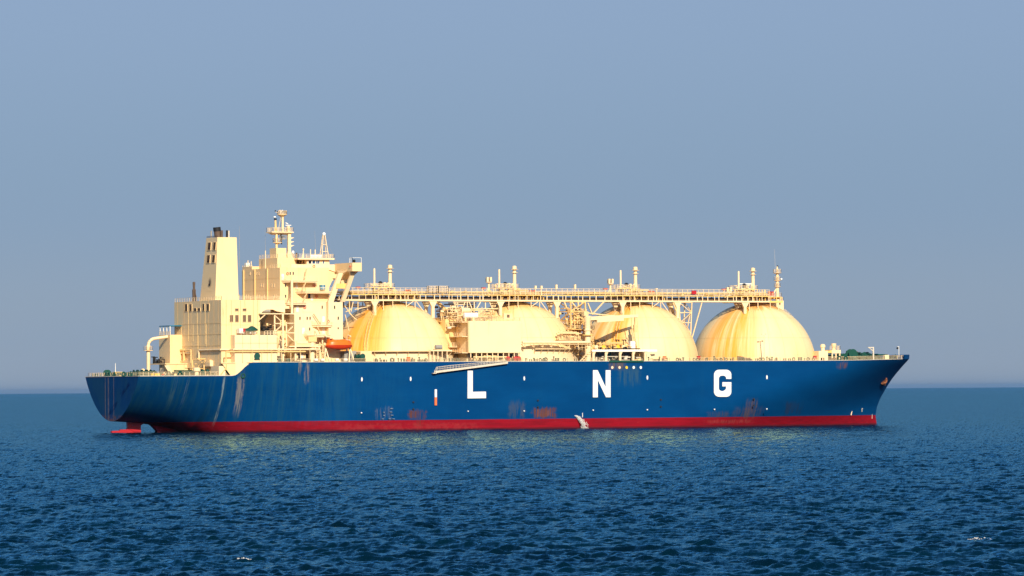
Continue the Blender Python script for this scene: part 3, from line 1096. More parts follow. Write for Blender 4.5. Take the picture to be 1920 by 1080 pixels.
SP = span_list()
for a, b in zip(SP[:-1], SP[1:]):
    for y in (YF, YR):
        MB().box(a + 0.02, b - 0.02, y - 0.2, y + 0.2, GZ - 0.25, GZ + 0.25).build('girder', M['cream_clean'] if y == YF else M['cream'], CW)
        MB().box(a + 0.02, b - 0.02, y - 0.16, y + 0.16, GZ + 1.62, GZ + 1.9).build('deck_beam', M['yellowed'], CW)
    fl = MB()
    fl.box(a + 0.02, b - 0.02, YF + 0.25, YR - 0.25, GZ + 1.6, GZ + 1.72)
    x = a + 0.6
    while x < b:
        fl.box(x - 0.1, x + 0.1, YF + 0.23, YR - 0.23, GZ - 0.15, GZ + 0.05)
        x += 2.4
    fl.build('grating', M['soot'], CW)  # dark colour paints the shade in the gap between the girders
    po = MB()
    x = a + 0.6
    while x < b:
        for y in (YF, YR):
            po.bar((x, y, GZ + 0.25), (x, y, GZ + 1.62), random.uniform(0.16, 0.3))
        x += random.choice((1.1, 1.6, 1.95, 2.3, 2.6, 3.2))
    po.build('post', M['cream_clean'], CW)
    rl = MB()
    rl.rail([(a, YF, GZ + 1.9), (b, YF, GZ + 1.9)], 2.0, 1.9, 0.07, bars=4)
    rl.rail([(a, YR, GZ + 1.9), (b, YR, GZ + 1.9)], 1.2, 1.9, 0.06)
    rl.build('railing', M['cream_clean'], CW)
    # pipes inside the gangway; the lower ones coloured dark to paint in shade
    for (yy, zz, rr, mt) in ((-7.4, GZ + 0.55, 0.24, 'soot'), (-6.4, GZ + 0.85, 0.36, 'soot'), (-5.3, GZ + 0.6, 0.30, 'soot'), (-7.4, GZ + 2.35, 0.16, 'cream_rusty'), (-6.7, GZ + 2.5, 0.30, 'yellowed'), (-5.6, GZ + 2.4, 0.2, 'cream_rusty')):
        MB().tube((a, yy, zz), (b, yy, zz), rr, n=8).build('pipe', M[mt], CW, smooth=40)
    pk = MB()
    clutter(pk, a + 1, b - 1, -8.0, -4.3, GZ + 1.9, GZ + 3.0, int((b - a) * 0.9), int(a), 0.05, 0.16)
    pk.build('pipework', M['yellowed'], CW)
# columns standing on the covers, with flared heads
for t in range(4):
    for dx in ((-9.6, 10.8) if t < 3 else (-8.2,)):
        for y in (YF, YR):
            X = TX[t] + dx
            rr = TR ** 2 - dx ** 2 - y ** 2
            zb = TZ + math.sqrt(max(0, rr)) - 0.1
            c = MB()
            c.box(X - 0.45, X + 0.45, y - 0.4, y + 0.4, zb, GZ - 2.0)
            c.hexa([(X - 0.45, y - 0.4, GZ - 2.0), (X + 0.45, y - 0.4, GZ - 2.0), (X + 0.45, y + 0.4, GZ - 2.0), (X - 0.45, y + 0.4, GZ - 2.0)],
                   [(X - 1.35, y - 0.4, GZ - 0.34), (X + 1.35, y - 0.4, GZ - 0.34), (X + 1.35, y + 0.4, GZ - 0.34), (X - 1.35, y + 0.4, GZ - 0.34)])
            c.build('column', M['cream_clean'], CW)
    # hanging braces over the crown
    for dx0, dx1 in ((-6.5, -3.2), (1.5, 4.6)):
        for q in (dx0, dx1):
            X = TX[t] + q
            zb = TZ + math.sqrt(TR ** 2 - q ** 2 - YF ** 2)
            MB().bar((X, YF, zb - 0.1), (X, YF, GZ - 0.3), 0.2).build('hanger', M['cream_clean'], CW)
    if t < 3:
        Z1 = lambda q: TZ + math.sqrt(TR ** 2 - q ** 2 - YF ** 2)
        for (qa, qb) in ((1.5, 4.0), (7.6, 5.0)):
            MB().bar((TX[t] + qa, YF, Z1(qa) + 0.1), (TX[t] + qb, YF, GZ - 0.3), 0.2).build('brace', M['cream_clean'], CW)
# small lamp stands along the top rail
for px, dz in ((1043, 2.2), (1078, 2.3), (1231, 1.2), (1200, 0.8), (1015, 1.8), (1004, 1.8)):
    X = ax(px, YF, 44)
    mb = MB()
    mb.box(X - 0.3, X + 0.3, YF - 0.3, YF + 0.3, GZ + 3.8, GZ + 3.0 + dz)
    mb.bar((X, YF, GZ + 1.9), (X, YF, GZ + 3.9), 0.16)
    mb.build('lamp_stand', M['cream_clean'], CW)
for px in (810, 828):
    X = ax(px, YF, 44)
    mb = MB()
    mb.rail([(X - 1.8, YF - 1.2, GZ + 2.2), (X + 1.8, YF - 1.2, GZ + 2.2), (X + 1.8, YF, GZ + 2.2), (X - 1.8, YF, GZ + 2.2)], 2.3, 0.55, 0.06, closed=True)
    mb.build('ladder_cage', M['cream_clean'], CW)
MB().box(ax(1296, YF, 44), ax(1304, YF, 44), YF - 0.6, YF - 0.1, GZ + 2.3, GZ + 3.5).build('hose_box', M['red'], CW)

# trestle between the third and fourth covers, and lattice legs between the others
def lattice(name, X0, X1, y0, y1, z0, z1, mat, lean=0.0, n=4, w_=0.24):
    mb = MB()
    dz = (z1 - z0) / n
    def cp(i, x, y):
        f = i / n
        xm = (X0 + X1) / 2
        return Vector((xm + (x - xm) * (1 - lean * (1 - f)) if lean >= 0 else x, y, z0 + dz * i))
    cor = [(X0, y0), (X1, y0), (X1, y1), (X0, y1)]
    for i in range(n):
        for k in range(4):
            a, b = cor[k], cor[(k + 1) % 4]
            mb.bar(cp(i, *a), cp(i + 1, *a), w_ * 1.2)
            mb.bar(cp(i + 1, *a), cp(i + 1, *b), w_ * 0.8)
            if (i + k) % 2: mb.bar(cp(i, *a), cp(i + 1, *b), w_ * 0.75)
            else: mb.bar(cp(i, *b), cp(i + 1, *a), w_ * 0.75)
    return mb.build(name, mat, SHIP)


lattice('trestle', ax(1272, -8, 35), ax(1296, -8, 35), -8.5, -3.8, 24.0, GZ - 0.35, M['cream'], 0.35, 5)
mb = MB()
xa, xb, xm = ax(1262, -8.5, 38), ax(1316, -8.5, 38), ax(1292, -8.5, 38)
mb.bar((xa, YF, GZ - 0.4), (xm, YF, 27), 0.3)
mb.bar((xb, YF, GZ - 0.4), (xm + 0.4, YF, 27), 0.3)
mb.bar((xa + 2, YR, GZ - 0.4), (xm, YR, 28), 0.26)
mb.bar((xb - 1, YR, GZ - 0.4), (xm + 1, YR, 28), 0.26)
mb.build('trestle_leg', M['cream'], SHIP)
# platform tower between second and third covers
XT = ax(1080, -10, 33)
lattice('pipe_tower', XT - 3.5, XT + 1.8, -13.0, -5.0, 22.0, GZ - 0.35, M['pipe'], 0.0, 6, 0.3)
mb = MB()
for (pa, qa, pb, qb) in ((1058, 566, 1074, 606), (1072, 566, 1100, 602), (1092, 566, 1077, 606), (1132, 566, 1110, 590), (1096, 568, 1102, 600), (1110, 588, 1102, 568), (1084, 566, 1086, 610)):
    x0, z0 = at(pa, qa, -9.5)
    x1, z1 = at(pb, qb, -9.5)
    mb.bar((x0, -9.5, z0), (x1, -9.5, z1), 0.34)
mb.build('tower_brace', M['cream'], SHIP)
pk = MB()
clutter(pk, XT - 6, XT + 4.5, -15, -5, 26, 35.5, 120, 301, 0.08, 0.22)
pk.build('pipework', M['pipe'], SHIP)
pk = MB()
clutter(pk, XT - 4, XT + 4, -12, -4, 33, 39.5, 70, 302, 0.08, 0.25)
pk.build('pipework', M['cream_rusty'], SHIP)
pk = MB()
clutter(pk, XT - 4.5, XT + 2.5, -9, 2, 27, 38, 34, 303, 0.2, 0.6)
pk.build('pipework', M['soot'], SHIP)
for zz, e in ((28.0, 6), (31.5, 5)):
    mb = MB()
    mb.box(XT - e, XT + 3.2, -16.5, -4, zz, zz + 0.2)
    mb.build('tower_platform', M['pipe'], SHIP)
    MB().rail([(XT - e, -4, zz + 0.2), (XT - e, -16.4, zz + 0.2), (XT + 3.2, -16.4, zz + 0.2), (XT + 3.2, -4, zz + 0.2)], 1.1, 1.3, 0.055).build('railing', M['cream'], SHIP)
# pipes dropping off the catwalk between first and second covers
mb = MB()
for k, dx in enumerate((0, 0.9, 1.9)):
    x0, z0 = at(817 + dx * 4, 566, -6)
    x1, z1 = at(842 + dx * 4, 590, -6)
    mb.path([(x0, -6 + k * 0.4, z0), (x1, -6 + k * 0.4, z1), (x1 + 2.5, -6 + k * 0.4, z1 - 0.8)], 0.24)
mb.build('drop_pipe', M['pipe'], SHIP, smooth=40)

# ------------------------------------------------------------------ cargo machinery house
YB = -22.4
bx0, bx1 = ax(881, YB, 30), ax(977, YB, 30)
bz0, bz1 = az(661.5, YB, 920), az(601.5, YB, 920)
CH = MB().box(bx0, bx1, YB, -12.6, bz0, bz1).build('cargo_machinery_house', M['cream_clean'], SHIP)
# after end: side fins with balconies between them
mb = MB()
mb.box(bx0 - 0.5, bx0 - 0.02, YB + 0.02, YB + 0.7, bz0, bz1 - 0.02)
mb.box(bx0 - 0.5, bx0 - 0.02, -11.9, -11.2, DK, bz1 + 0.9)
mb.build('fin', M['cream'], CH)
for zz in (bz1 - 0.5, bz0 + (bz1 - bz0) * 0.5, bz0 - 0.1):
    b = MB()
    b.box(bx0 - 2.4, bx0 - 0.03, -21.8, -12.0, zz, zz + 0.22)
    b.rail([(bx0 - 2.35, -12.2, zz + 0.22), (bx0 - 2.35, -21.6, zz + 0.22)], 1.1, 1.5, 0.05)
    b.build('balcony', M['cream_clean'], CH)
for zz in (bz0 + 0.4, bz0 + 5.4):
    MB().box(bx0 - 0.09, bx0 - 0.04, -15.2, -14.2, zz, zz + 2.0).build('door', M['pipe'], CH)
# lower storey set back, with openings seen between stanchions
LW = MB().box(bx0 + 0.5, bx1 - 1.0, -19.0, -12.6, DK, bz0 - 0.02).build('pump_room', M['cream'], SHIP)
for k in range(5):
    x = bx0 + 1.3 + k * 3.5
    MB().box(x, x + 1.5, -19.08, -19.0, DK + 0.15, bz0 - 0.35).build('door', M['dark'], LW)
for k in range(10):
    x = bx0 + 0.4 + k * (bx1 - bx0 - 0.8) / 9
    MB().box(x - 0.14, x + 0.14, YB + 0.2, YB + 0.48, DK, bz0 - 0.01).build('stanchion', M['cream_clean'], CH)
pk = MB()
clutter(pk, bx0, bx1 + 1.5, -22.0, -19.6, DK, DK + 1.8, 30, 55, 0.1, 0.35)
pk.build('pipework', M['cream'], SHIP)
for k, (px, py) in enumerate(((952, 667.5), (966, 667), (972, 669))):
    X, Z = at(px, py, -22.0)
    MB().lathe([(0.1, -0.5), (0.75, -0.4), (0.75, 0.4), (0.1, 0.5)], (X, -22.0, DK + 0.95), 12, 'y').build('hose_reel', M['red'], SHIP, smooth=40)
# equipment on its roof
x0, x1 = ax(866, -19, bz1 + 1), ax(893, -19, bz1 + 1)
MB().lathe([(0.1, 0), (0.9, 0.25), (0.9, x1 - x0 - 0.25), (0.1, x1 - x0)], (x0 + 0.5, -19, bz1 + 1.7), 16, 'x').build('roof_tank', M['white'], CH, smooth=40)
mb = MB()
for x in (x0 + 1.2, x1 - 1.2): mb.box(x - 0.3, x + 0.3, -19.5, -18.5, bz1, bz1 + 1.2)
mb.build('tank_saddle', M['cream'], CH)
X, Z = at(864, 582, -16)
mb = MB()
mb.torus((X, -16, Z), 1.2, 0.28, 18, 6, 'x')
mb.lathe([(0.9, 0), (0.9, 2.6), (0.4, 3.2)], (X + 0.3, -16, Z), 16, 'x')
mb.build('blower', M['cream_clean'], CH, smooth=40)
MB().box(X - 0.3, X + 3, -17, -15, bz1, Z - 0.9).build('blower_stand', M['cream'], CH)
uh = MB()
uh.box(bx0 - 3.6, bx0 + 2.4, -12.4, -3, DK, bz1 + 0.6)
uh.build('machinery_casing', M['cream_rusty'], SHIP)
pk = MB()
clutter(pk, bx0 - 3, bx0 + 13, -18, -9, bz1 + 0.02, bz1 + 4.0, 110, 77, 0.07, 0.22)
pk.build('pipework', M['cream'], SHIP)
pk = MB()
clutter(pk, bx0 - 3.5, bx0 + 10, -9, -2, bz1 + 0.7, bz1 + 6.0, 80, 78, 0.12, 0.4)
pk.build('pipework', M['soot'], SHIP)
pk = MB()
clutter(pk, bx0 - 4, bx0 + 11, -10.5, -8.8, bz1 + 0.5, bz1 + 6.2, 60, 79, 0.07, 0.18)
pk.build('pipework', M['cream_clean'], SHIP)
mb = MB()
for (pa, qa, pb, qb) in ((851, 567, 856, 582), (858, 567, 858, 590), (872, 566, 866, 582), (876, 566, 876, 592), (880, 567, 886, 582), (889, 566, 889, 592), (901, 566, 893, 580), (910, 567, 910, 578), (918, 567, 926, 586)):
    x0, z0 = at(pa, qa, -10)
    x1, z1 = at(pb, qb, -10)
    mb.bar((x0, -10, z0), (x1, -10, z1), 0.26)
mb.build('roof_frame', M['cream_clean'], SHIP)
MB().rail([(bx0 + 0.2, -12.8, bz1), (bx0 + 0.2, YB + 0.2, bz1), (bx1 - 0.3, YB + 0.2, bz1), (bx1 - 0.3, -13, bz1)], 1.1, 1.7, 0.05).build('railing', M['cream_clean'], CH)
X, Z = at(952, 596, -19)
mb = MB()
mb.box(X - 1.6, X + 1.6, -19.4, -18.6, bz1 + 0.6, bz1 + 2.4)
mb.build('roof_unit', M['cream'], CH)
MB().box(X - 0.5, X + 0.4, -19.52, -19.41, bz1 + 1.0, bz1 + 2.0).build('unit_grille', M['louvre'], CH)
# outboard balcony basket near the first cover
X, Z = at(836, 603, -8)
mb = MB()
mb.box(X - 3.0, X + 4.5, -10, -5, Z - 0.2, Z)
mb.rail([(X + 4.4, -9.9, Z), (X - 2.9, -9.9, Z), (X - 2.9, -5.1, Z)], 1.2, 1.0, 0.06)
mb.rail([(X + 4.4, -9.9, Z + 1.6), (X - 2.9, -9.9, Z + 1.6)], 1.2, 0.8, 0.06)
mb.build('service_platform', M['pipe'], SHIP)
for px, py in ((848, 612), (846, 650)):
    X, Z = at(px, py, -14)
    mb = MB()
    mb.box(X - 1.6, X + 2.0, -15.5, -12.5, Z - 0.2, Z)
    mb.rail([(X + 2, -15.4, Z), (X - 1.5, -15.4, Z), (X - 1.5, -12.6, Z)], 1.2, 0.8, 0.055)
    mb.build('service_platform', M['cream_clean'], SHIP)
X, Z = at(842.5, 614, -15)
mb = MB()
mb.tube((X + 1.2, -14, Z - 0.2), (X, -15, Z), 0.1)
mb.lathe([(0.1, 0.25), (0.7, 0.15), (0.7, -0.35), (0.1, -0.5)], (X, -15, Z), 10)
mb.build('floodlight', M['pale_metal'], SHIP)

# ------------------------------------------------------------------ manifold platform, amidships
x0, x1 = ax(1109, -22.2, 25), ax(1215, -22.2, 25)
zt = az(656.5, -22.2, 1160)
MF = MB().box(x0, x1, -22.3, -15.5, zt - 0.35, zt).build('manifold_platform', M['cream_clean'], SHIP)
MB().box(x0 + 0.1, x1 + 3.2, -22.5, -22.32, zt - 0.5, zt + 0.2).build('edge_beam', M['white'], MF)
for px in (1113, 1136.5, 1163, 1187.5, 1210):
    X = ax(px, -22.2, 23)
    mb = MB()
    mb.prism([(X - 0.35, DK), (X + 0.35, DK), (X + 0.35, zt - 1.5), (X + 0.9, zt - 0.36), (X - 0.35, zt - 0.36)], 'y', -22.25, -21.7)
    mb.build('pillar', M['cream_clean'], MF)
MB().prism([(x1 - 0.6, DK), (x1 + 2.5, DK), (x1 + 0.2, zt - 0.8), (x1 - 0.4, zt - 0.8)], 'y', -22.2, -21.6).build('gusset', M['cream_clean'], MF)
wall = MB().box(x0 + 1, x1 - 0.5, -17.0, -16.2, DK, zt - 0.37).build('bulkhead', M['grey'], MF)
for px0, px1, mt in ((1121, 1133, 'dark'), (1139, 1146, 'teal'), (1171, 1184, 'dark'), (1188, 1196, 'dark'), (1097, 1108, 'dark')):
    xa, xb = ax(px0, -17.1, 23), ax(px1, -17.1, 23)
    MB().box(xa, xb, -17.12, -17.01, DK + 0.6, zt - 0.9).build('opening', M[mt], MF)
pk = MB()
clutter(pk, x0 + 1, x1 - 1, -21.5, -18.5, DK, DK + 1.6, 26, 91, 0.08, 0.3)
pk.build('pipework', M['pale_metal'], MF)
MB().rail([(x0, -22.2, DK), (ax(1140, -22.2, DK), -22.2, DK)], 1.1, 1.6, 0.06).build('railing', M['cream_clean'], MF)
# five loading lines crossing to the side, each with a valve and a reducer
xs_m = [ax(p, -21.5, 26) for p in (1121, 1134, 1148, 1161, 1172)]
for k, X in enumerate(xs_m):
    L = empty('loading_line', SHIP)
    mt = M['cream_clean']
    MB().path([(X, -10, zt + 0.9), (X, -20.4, zt + 0.9)], 0.42, 12).build('pipe', mt, L, smooth=40)
    MB().lathe([(0.42, 0), (0.75, 0.02), (0.75, 0.28), (0.3, 0.3)], (X, -20.72, zt + 0.9), 14, 'y').build('flange', M['spot_yellow'] if k in (1, 2, 3) else mt, L, smooth=30)
    v = MB()
    v.lathe([(0.15, 0), (0.62, 0.1), (0.62, 0.8), (0.15, 0.9)], (X, -18.6, zt + 0.9), 12)
    v.tube((X, -18.6, zt + 1.6), (X, -18.6, zt + 2.7), 0.12)
    v.torus((X, -18.6, zt + 2.3), 0.5, 0.07, 12, 4, 'z')
    v.build('valve', M['pipe'], L, smooth=40)
for px in (1117, 1129, 1156, 1169):
    X = ax(px, -18.2, zt + 3)
    mb = MB()
    mb.box(X - 0.6, X + 1.0, -18.4, -18.0, zt + 3.1, zt + 3.45)
    mb.box(X + 0.75, X + 1.0, -18.4, -18.0, zt + 2.7, zt + 3.1)
    mb.bar((X, -18.2, zt), (X, -18.2, zt + 3.1), 0.2)
    mb.build('valve_actuator', M['black'], MF)
pk = MB()
clutter(pk, x0 + 1.5, x1 - 3, -22.0, -17.5, zt + 0.05, zt + 2.5, 80, 92, 0.06, 0.25)
pk.build('pipework', M['pipe'], MF)
pk = MB()
clutter(pk, x0 + 1.5, x1 - 2, -22.1, -20.0, zt + 0.05, zt + 1.0, 22, 93, 0.08, 0.2)
pk.build('drip_tray_fittings', M['black'], MF)
X = ax(1187, -20, zt + 1.5)
MB().box(X - 1.2, X + 1.0, -20.5, -18.5, zt, zt + 2.9).build('control_cabinet', M['white'], MF)
# long cream pipe along the side at the second cover
za = az(641.8, -21.8, 1040)
xa, xb = ax(979, -21.8, za), ax(1106, -21.8, za)
MB().path([(xa, -21.8, za), (xb, -21.8, za)], 0.42, 12).build('cargo_pipe', M['cream_clean'], SHIP, smooth=40)
mb = MB()
for X in np.linspace(xa + 1, xb - 1, 8):
    mb.bar((X, -21.8, za - 1.6), (X, -21.8, za - 0.3), 0.22)
    mb.bar((X, -21.8, za - 1.5), (X - 1.1, -20.7, za - 0.5), 0.16)
mb.box(xa, xb, -22.2, -20.9, za - 0.72, za - 0.55)
mb.build('pipe_bracket', M['cream'], SHIP)
# tank stair-tower left of the manifold
mb = MB()
for (pa, qa, pb, qb) in ((1062, 634, 1088, 676), (1067, 634, 1093, 676)):
    pass
xq, zq = ax(1094, -21, 23), zt
for off in (0, 1.1):
    mb.bar((xq - 1.6 + off, -21.5, DK), (xq + 2.2 + off, -21.5, zt), 0.22)
for k in range(7):
    f = k / 6
    mb.box(xq - 1.6 + 3.8 * f, xq - 0.5 + 3.8 * f, -21.8, -21.2, DK + (zt - DK) * f, DK + (zt - DK) * f + 0.1)
mb.build('stairway', M['cream_clean'], MF)
# railings & frames about the stair (px 1085..1110, y 640..660)
mb = MB()
mb.rail([(ax(1085, -21.5, 26), -21.5, zt), (ax(1110, -21.5, 26), -21.5, zt)], 2.4, 1.2, 0.07)
mb.rail([(ax(1046, -20, 30), -20.0, 28.2), (ax(1088, -20, 30), -20.0, 28.2)], 1.2, 1.3, 0.06)
mb.box(ax(1046, -20, 30), ax(1090, -20, 30), -20.4, -16, 28.0, 28.2)
mb.build('stair_landing', M['cream'], SHIP)
pk = MB()
clutter(pk, ax(1046, -20, 30), ax(1092, -20, 30), -19.8, -16, 28.2, 31.0, 34, 120, 0.08, 0.3)
pk.build('pipework', M['cream'], SHIP)

# ---- hose-handling crane
xp = ax(1102, -20.5, 28)
CR = empty('hose_crane', SHIP, (0, 0, 0))
zc = az(590, -20.5, 1102)
pd = MB()
pd.lathe([(1.05, DK), (0.95, 31.0), (1.25, 31.1), (1.25, 31.4), (0.95, 31.5), (0.95, zc - 2.2), (1.3, zc - 1.2), (1.3, zc - 0.4)], (xp, -20.5, 0), 18)
pd.build('pedestal', M['cream_clean'], CR, smooth=30)
pl = MB()
pl.lathe([(0.9, az(629, -20.5, 1102)), (1.9, az(629, -20.5, 1102)), (1.9, az(628, -20.5, 1102) + 0.1), (0.9, az(628, -20.5, 1102) + 0.1)], (xp, -20.5, 0), 18)
pl.build('crane_walkway', M['yellowed'], CR)
xb0, zb0 = at(1112, 597.5, -21.0)
xb1, zb1 = at(1196, 591.5, -21.0)
bo = MB()
bo.hexa([(xb0 - 2, -21.5, zb0 - 0.6), (xb1, -21.3, zb1 - 0.55), (xb1, -20.5, zb1 - 0.55), (xb0 - 2, -20.3, zb0 - 0.6)],
        [(xb0 - 2, -21.5, zb0 + 0.6), (xb1, -21.3, zb1 + 0.35), (xb1, -20.5, zb1 + 0.35), (xb0 - 2, -20.3, zb0 + 0.6)])
bo.hexa([(xb0 + 1.2, -21.58, zb0 - 1.2), (xb0 + 11, -21.45, zb0 - 0.62), (xb0 + 11, -20.35, zb0 - 0.62), (xb0 + 1.2, -20.2, zb0 - 1.2)],
        [(xb0 + 1.2, -21.58, zb0 + 0.85), (xb0 + 11, -21.45, zb0 + 0.72), (xb0 + 11, -20.35, zb0 + 0.72), (xb0 + 1.2, -20.2, zb0 + 0.85)])
bo.build('boom', M['cream_clean'], CR)
rm = MB()
rm.path([(xp, -20.5, zc + 0.5), (xb0 + 3, -20.9, zb0 + 1.3), (xb0 + 9, -20.9, zb0 + 0.8)], 0.2)
rm.path([(xp + 0.6, -20.2, zc - 1.6), (xb0 + 2.5, -20.6, zb0 - 0.8)], 0.28)
rm.build('luffing_ram', M['cream'], CR)
mb = MB()
mb.bar((xb1 - 0.9, -20.9, zb1 - 0.2), (xb1 - 1.0, -20.9, zb1 - 3.0), 0.5)
mb.box(xb1 - 1.5, xb1 - 0.5, -21.3, -20.5, zb1 - 5.4, zb1 - 3.0)
mb.bar((xb1 - 2.4, -20.9, zb1 - 0.4), (xb1 - 2.2, -20.9, zb1 - 4.2), 0.16)
mb.bar((xb1 - 0.3, -20.9, zb1 - 0.4), (xb1 + 0.6, -20.9, zb1 - 13), 0.12)
mb.bar((xb1 - 2.0, -20.9, zb1 - 4.0), (xb1 - 0.5, -20.9, zb1 - 9), 0.2)
mb.build('boom_rest', M['cream_rusty'], CR)
MB().box(xp - 1.7, xp - 0.2, -21.4, -19.6, zc - 0.4, zc + 1.0).build('crane_cab', M['cream'], CR)

# ------------------------------------------------------------------ engine casing and funnel
XC, YC = 28.7, 18.3
RZ = 40.55
YU = -14.5
xU = ax(525, YU, 46)
xL = ax(552, -16.2, 30)
xrec = ax(487.5, -YC * 1.0, 33)
LBZ = 29.75
EC = MB().box(XC, xrec, -YC, YC, SDK, RZ).build('engine_casing', M['cream'], SHIP)
# bridging part above the recess, with an arched soffit
mb = MB()
arch = [(xrec + 0.02, 38.0)]
for i in range(9):
    a = math.pi * i / 8
    arch.append((xrec + 3.2 - 2.8 * math.cos(a) + 0.4, 36.2 + 0.9 * math.sin(a)))
poly = [(xrec + 0.02, RZ - 0.02), (xrec + 0.02, 36.0), (xrec + 1.0, 37.1), (xrec + 2.2, 37.6), (xrec + 4.5, 37.6), (xrec + 5.6, 37.1), (xU - 0.05, 36.6), (xU - 0.05, RZ - 0.02)]
mb.prism(poly, 'y', -YC + 0.02, -YC + 1.2)
mb.box(xrec + 0.02, xU + 3, -YC + 1.2, YC, 37.9, RZ - 0.03)
mb.build('bridging_deck', M['cream_clean'], EC)
MB().box(xrec + 0.02, xL, -10.5, 10.5, DK, 37.88).build('recess_bulkhead', M['cream'], EC)
mb = MB()
for k in range(7):
    x = xrec + 0.8 + k * 1.05
    mb.bar((x, -17.0, 36.2), (x, -17.0, 37.85), 0.35)
mb.build('soffit_frames', M['soot'], EC)
mb = MB()
mb.prism([(-18.2, 37.0), (-11, 32.0), (-11, 33.2), (-18.2, 37.8)], 'x', xrec + 0.4, xrec + 3.6)
mb.build('sloping_duct', M['grey'], EC)
pk = MB()
clutter(pk, xrec + 0.5, xrec + 6, -17, -11.5, LBZ, LBZ + 3.0, 24, 400, 0.15, 0.5)
pk.build('machinery', M['black'], EC)
LB = MB().box(31.8, xrec + 4.2, -21.5, 21.5, SDK, LBZ).build('casing_wing', M['cream_clean'], SHIP)
MB().rail([(xrec + 0.2, -21.3, LBZ), (xrec + 4.1, -21.3, LBZ)], 1.2, 1.0, 0.08).build('railing', M['cream_clean'], LB)
MB().rail([(34, -21.3, LBZ), (xrec, -21.3, LBZ)], 1.1, 1.8, 0.04).build('railing', M['cream_clean'], LB)
xpb = 24.6
PB = MB().box(xpb, XC + 3, 12.2, 21.0, SDK, az(628, 16, 310)).build('vent_casing', M['cream'], SHIP)
zpb = az(628, 16, 310)
mb = MB()
zf = az(610.5, 16, 310)
mb.box(xpb, XC, 12.4, 20.8, zf - 0.25, zf)
mb.build('awning_frame', M['teal'], PB)
for yy in (12.6, 15.2, 17.9, 20.6):
    MB().bar((xpb + 0.2, yy, zpb), (xpb + 0.2, yy, zf - 0.26), 0.22).build('awning_post', M['white'], PB)
MB().rail([(xpb + 0.1, 20.8, zpb), (xpb + 0.1, 12.4, zpb)], 1.1, 1.4, 0.06).build('railing', M['cream_clean'], PB)


def louvre(name, parent, axis, px0, px1, py0, py1, plane, mat, nsl=6, frame=True):
    """slatted vent: recessed back, frame and raked slats; axis 'x' = set on an aft face, 'y' = on the starboard face"""
    if axis == 'y':
        a0, a1 = ax(px0, plane, 35), ax(px1, plane, 35)
        z1, z0 = az(py0, plane, px0), az(py1, plane, px0)
    else:
        a0, a1 = ay(px0, plane), ay(px1, plane)
        z1, z0 = zx(py0, plane, px0), zx(py1, plane, px0)
    a0, a1 = min(a0, a1), max(a0, a1)
    mb = MB()
    def bx(u0, u1, w0, w1, d0, d1):
        if axis == 'y': mb.box(u0, u1, plane - d1, plane - d0, w0, w1)
        else: mb.box(plane - d1, plane - d0, u0, u1, w0, w1)
    mb.mi = 0
    bx(a0, a1, z0, z1, 0.0, 0.04)
    mb.mi = 1
    for k in range(nsl):
        zz = z0 + (z1 - z0) * (k + 0.5) / nsl
        bx(a0 + 0.03, a1 - 0.03, zz - (z1 - z0) / nsl * 0.16, zz + (z1 - z0) / nsl * 0.16, 0.045, 0.13)
    if frame:
        mb.mi = 2
        t = 0.09
        bx(a0 - t, a0, z0 - t, z1 + t, 0, 0.15)
        bx(a1, a1 + t, z0 - t, z1 + t, 0, 0.15)
        bx(a0, a1, z1, z1 + t, 0, 0.15)
        bx(a0, a1, z0 - t, z0, 0, 0.15)
    return mb.build(name, [M[mat], M['louvre_slat'], M['cream']], parent)


def ay(px, X, z=35.0):
    """Y of pixel column px on the athwartships plane x = X"""
    y0, y1 = 25.0, -25.0
    for _ in range(40):
        ym = (y0 + y1) / 2
        if ax(px, ym, z) > X: y1 = ym if False else y1
        f = ax(px, ym, z) - X
        # moving to -Y at a fixed pixel lowers X
        if f > 0: y0 = ym
        else: y1 = ym
    return (y0 + y1) / 2


def zx(py, X, px):
    return at(px, py, ay(px, X))[1]


for px0, px1, q0, q1 in ((430.8, 437, 590.8, 603.6), (440.7, 447, 590.8, 603.6), (455, 461, 590.8, 603.6), (464.5, 470.7, 590.8, 603.6), (440.7, 447, 578.5, 583), (455, 461.5, 578.5, 583)):
    louvre('louvre', EC, 'y', px0, px1, q0, q1, -YC, 'louvre', 7 if q1 > 590 else 3)
for px0, px1, q0, q1 in ((347.3, 352.3, 570.5, 583.5), (355.5, 360.3, 570.5, 583.5), (363.8, 369.2, 578, 583.5), (371, 376.2, 578, 583.5), (380, 384.3, 570, 583), (387.8, 392.8, 570, 583)):
    louvre('louvre', EC, 'x', px0, px1, q0, q1, XC, 'louvre', 8 if q1 - q0 > 8 else 4)
# rust streaks built as thin strips, and seams, on the after wall
for px, q0, q1 in ((353.2, 583, 640), (369.8, 584, 655), (384.6, 583, 645), (340, 608, 655), (387, 608, 650), (372, 628, 655), (362, 608, 640)):
    y = ay(px, XC)
    MB().box(XC - 0.08, XC, y - 0.07, y + 0.07, zx(q1, XC, px), zx(q0, XC, px)).build('downpipe', M['cream_rusty'], EC)
for q in (607.5, 628, 649):
    z = zx(q, XC, 370)
    MB().box(XC - 0.07, XC, -YC + 0.05, YC - 0.05, z - 0.06, z + 0.06).build('plate_seam', M['cream_rusty'], EC)
for q, y0 in ((609, 0),):
    z = az(q, -YC, 430)
    MB().box(XC + 0.1, xrec - 0.1, -YC - 0.06, -YC, z - 0.06, z + 0.06).build('plate_seam', M['cream_rusty'], EC)
MB().rail([(XC + 0.2, YC - 0.2, RZ), (XC + 0.2, -YC + 0.2, RZ), (xU, -YC + 0.2, RZ)], 1.15, 1.9, 0.06).build('railing', M['cream_clean'], EC)
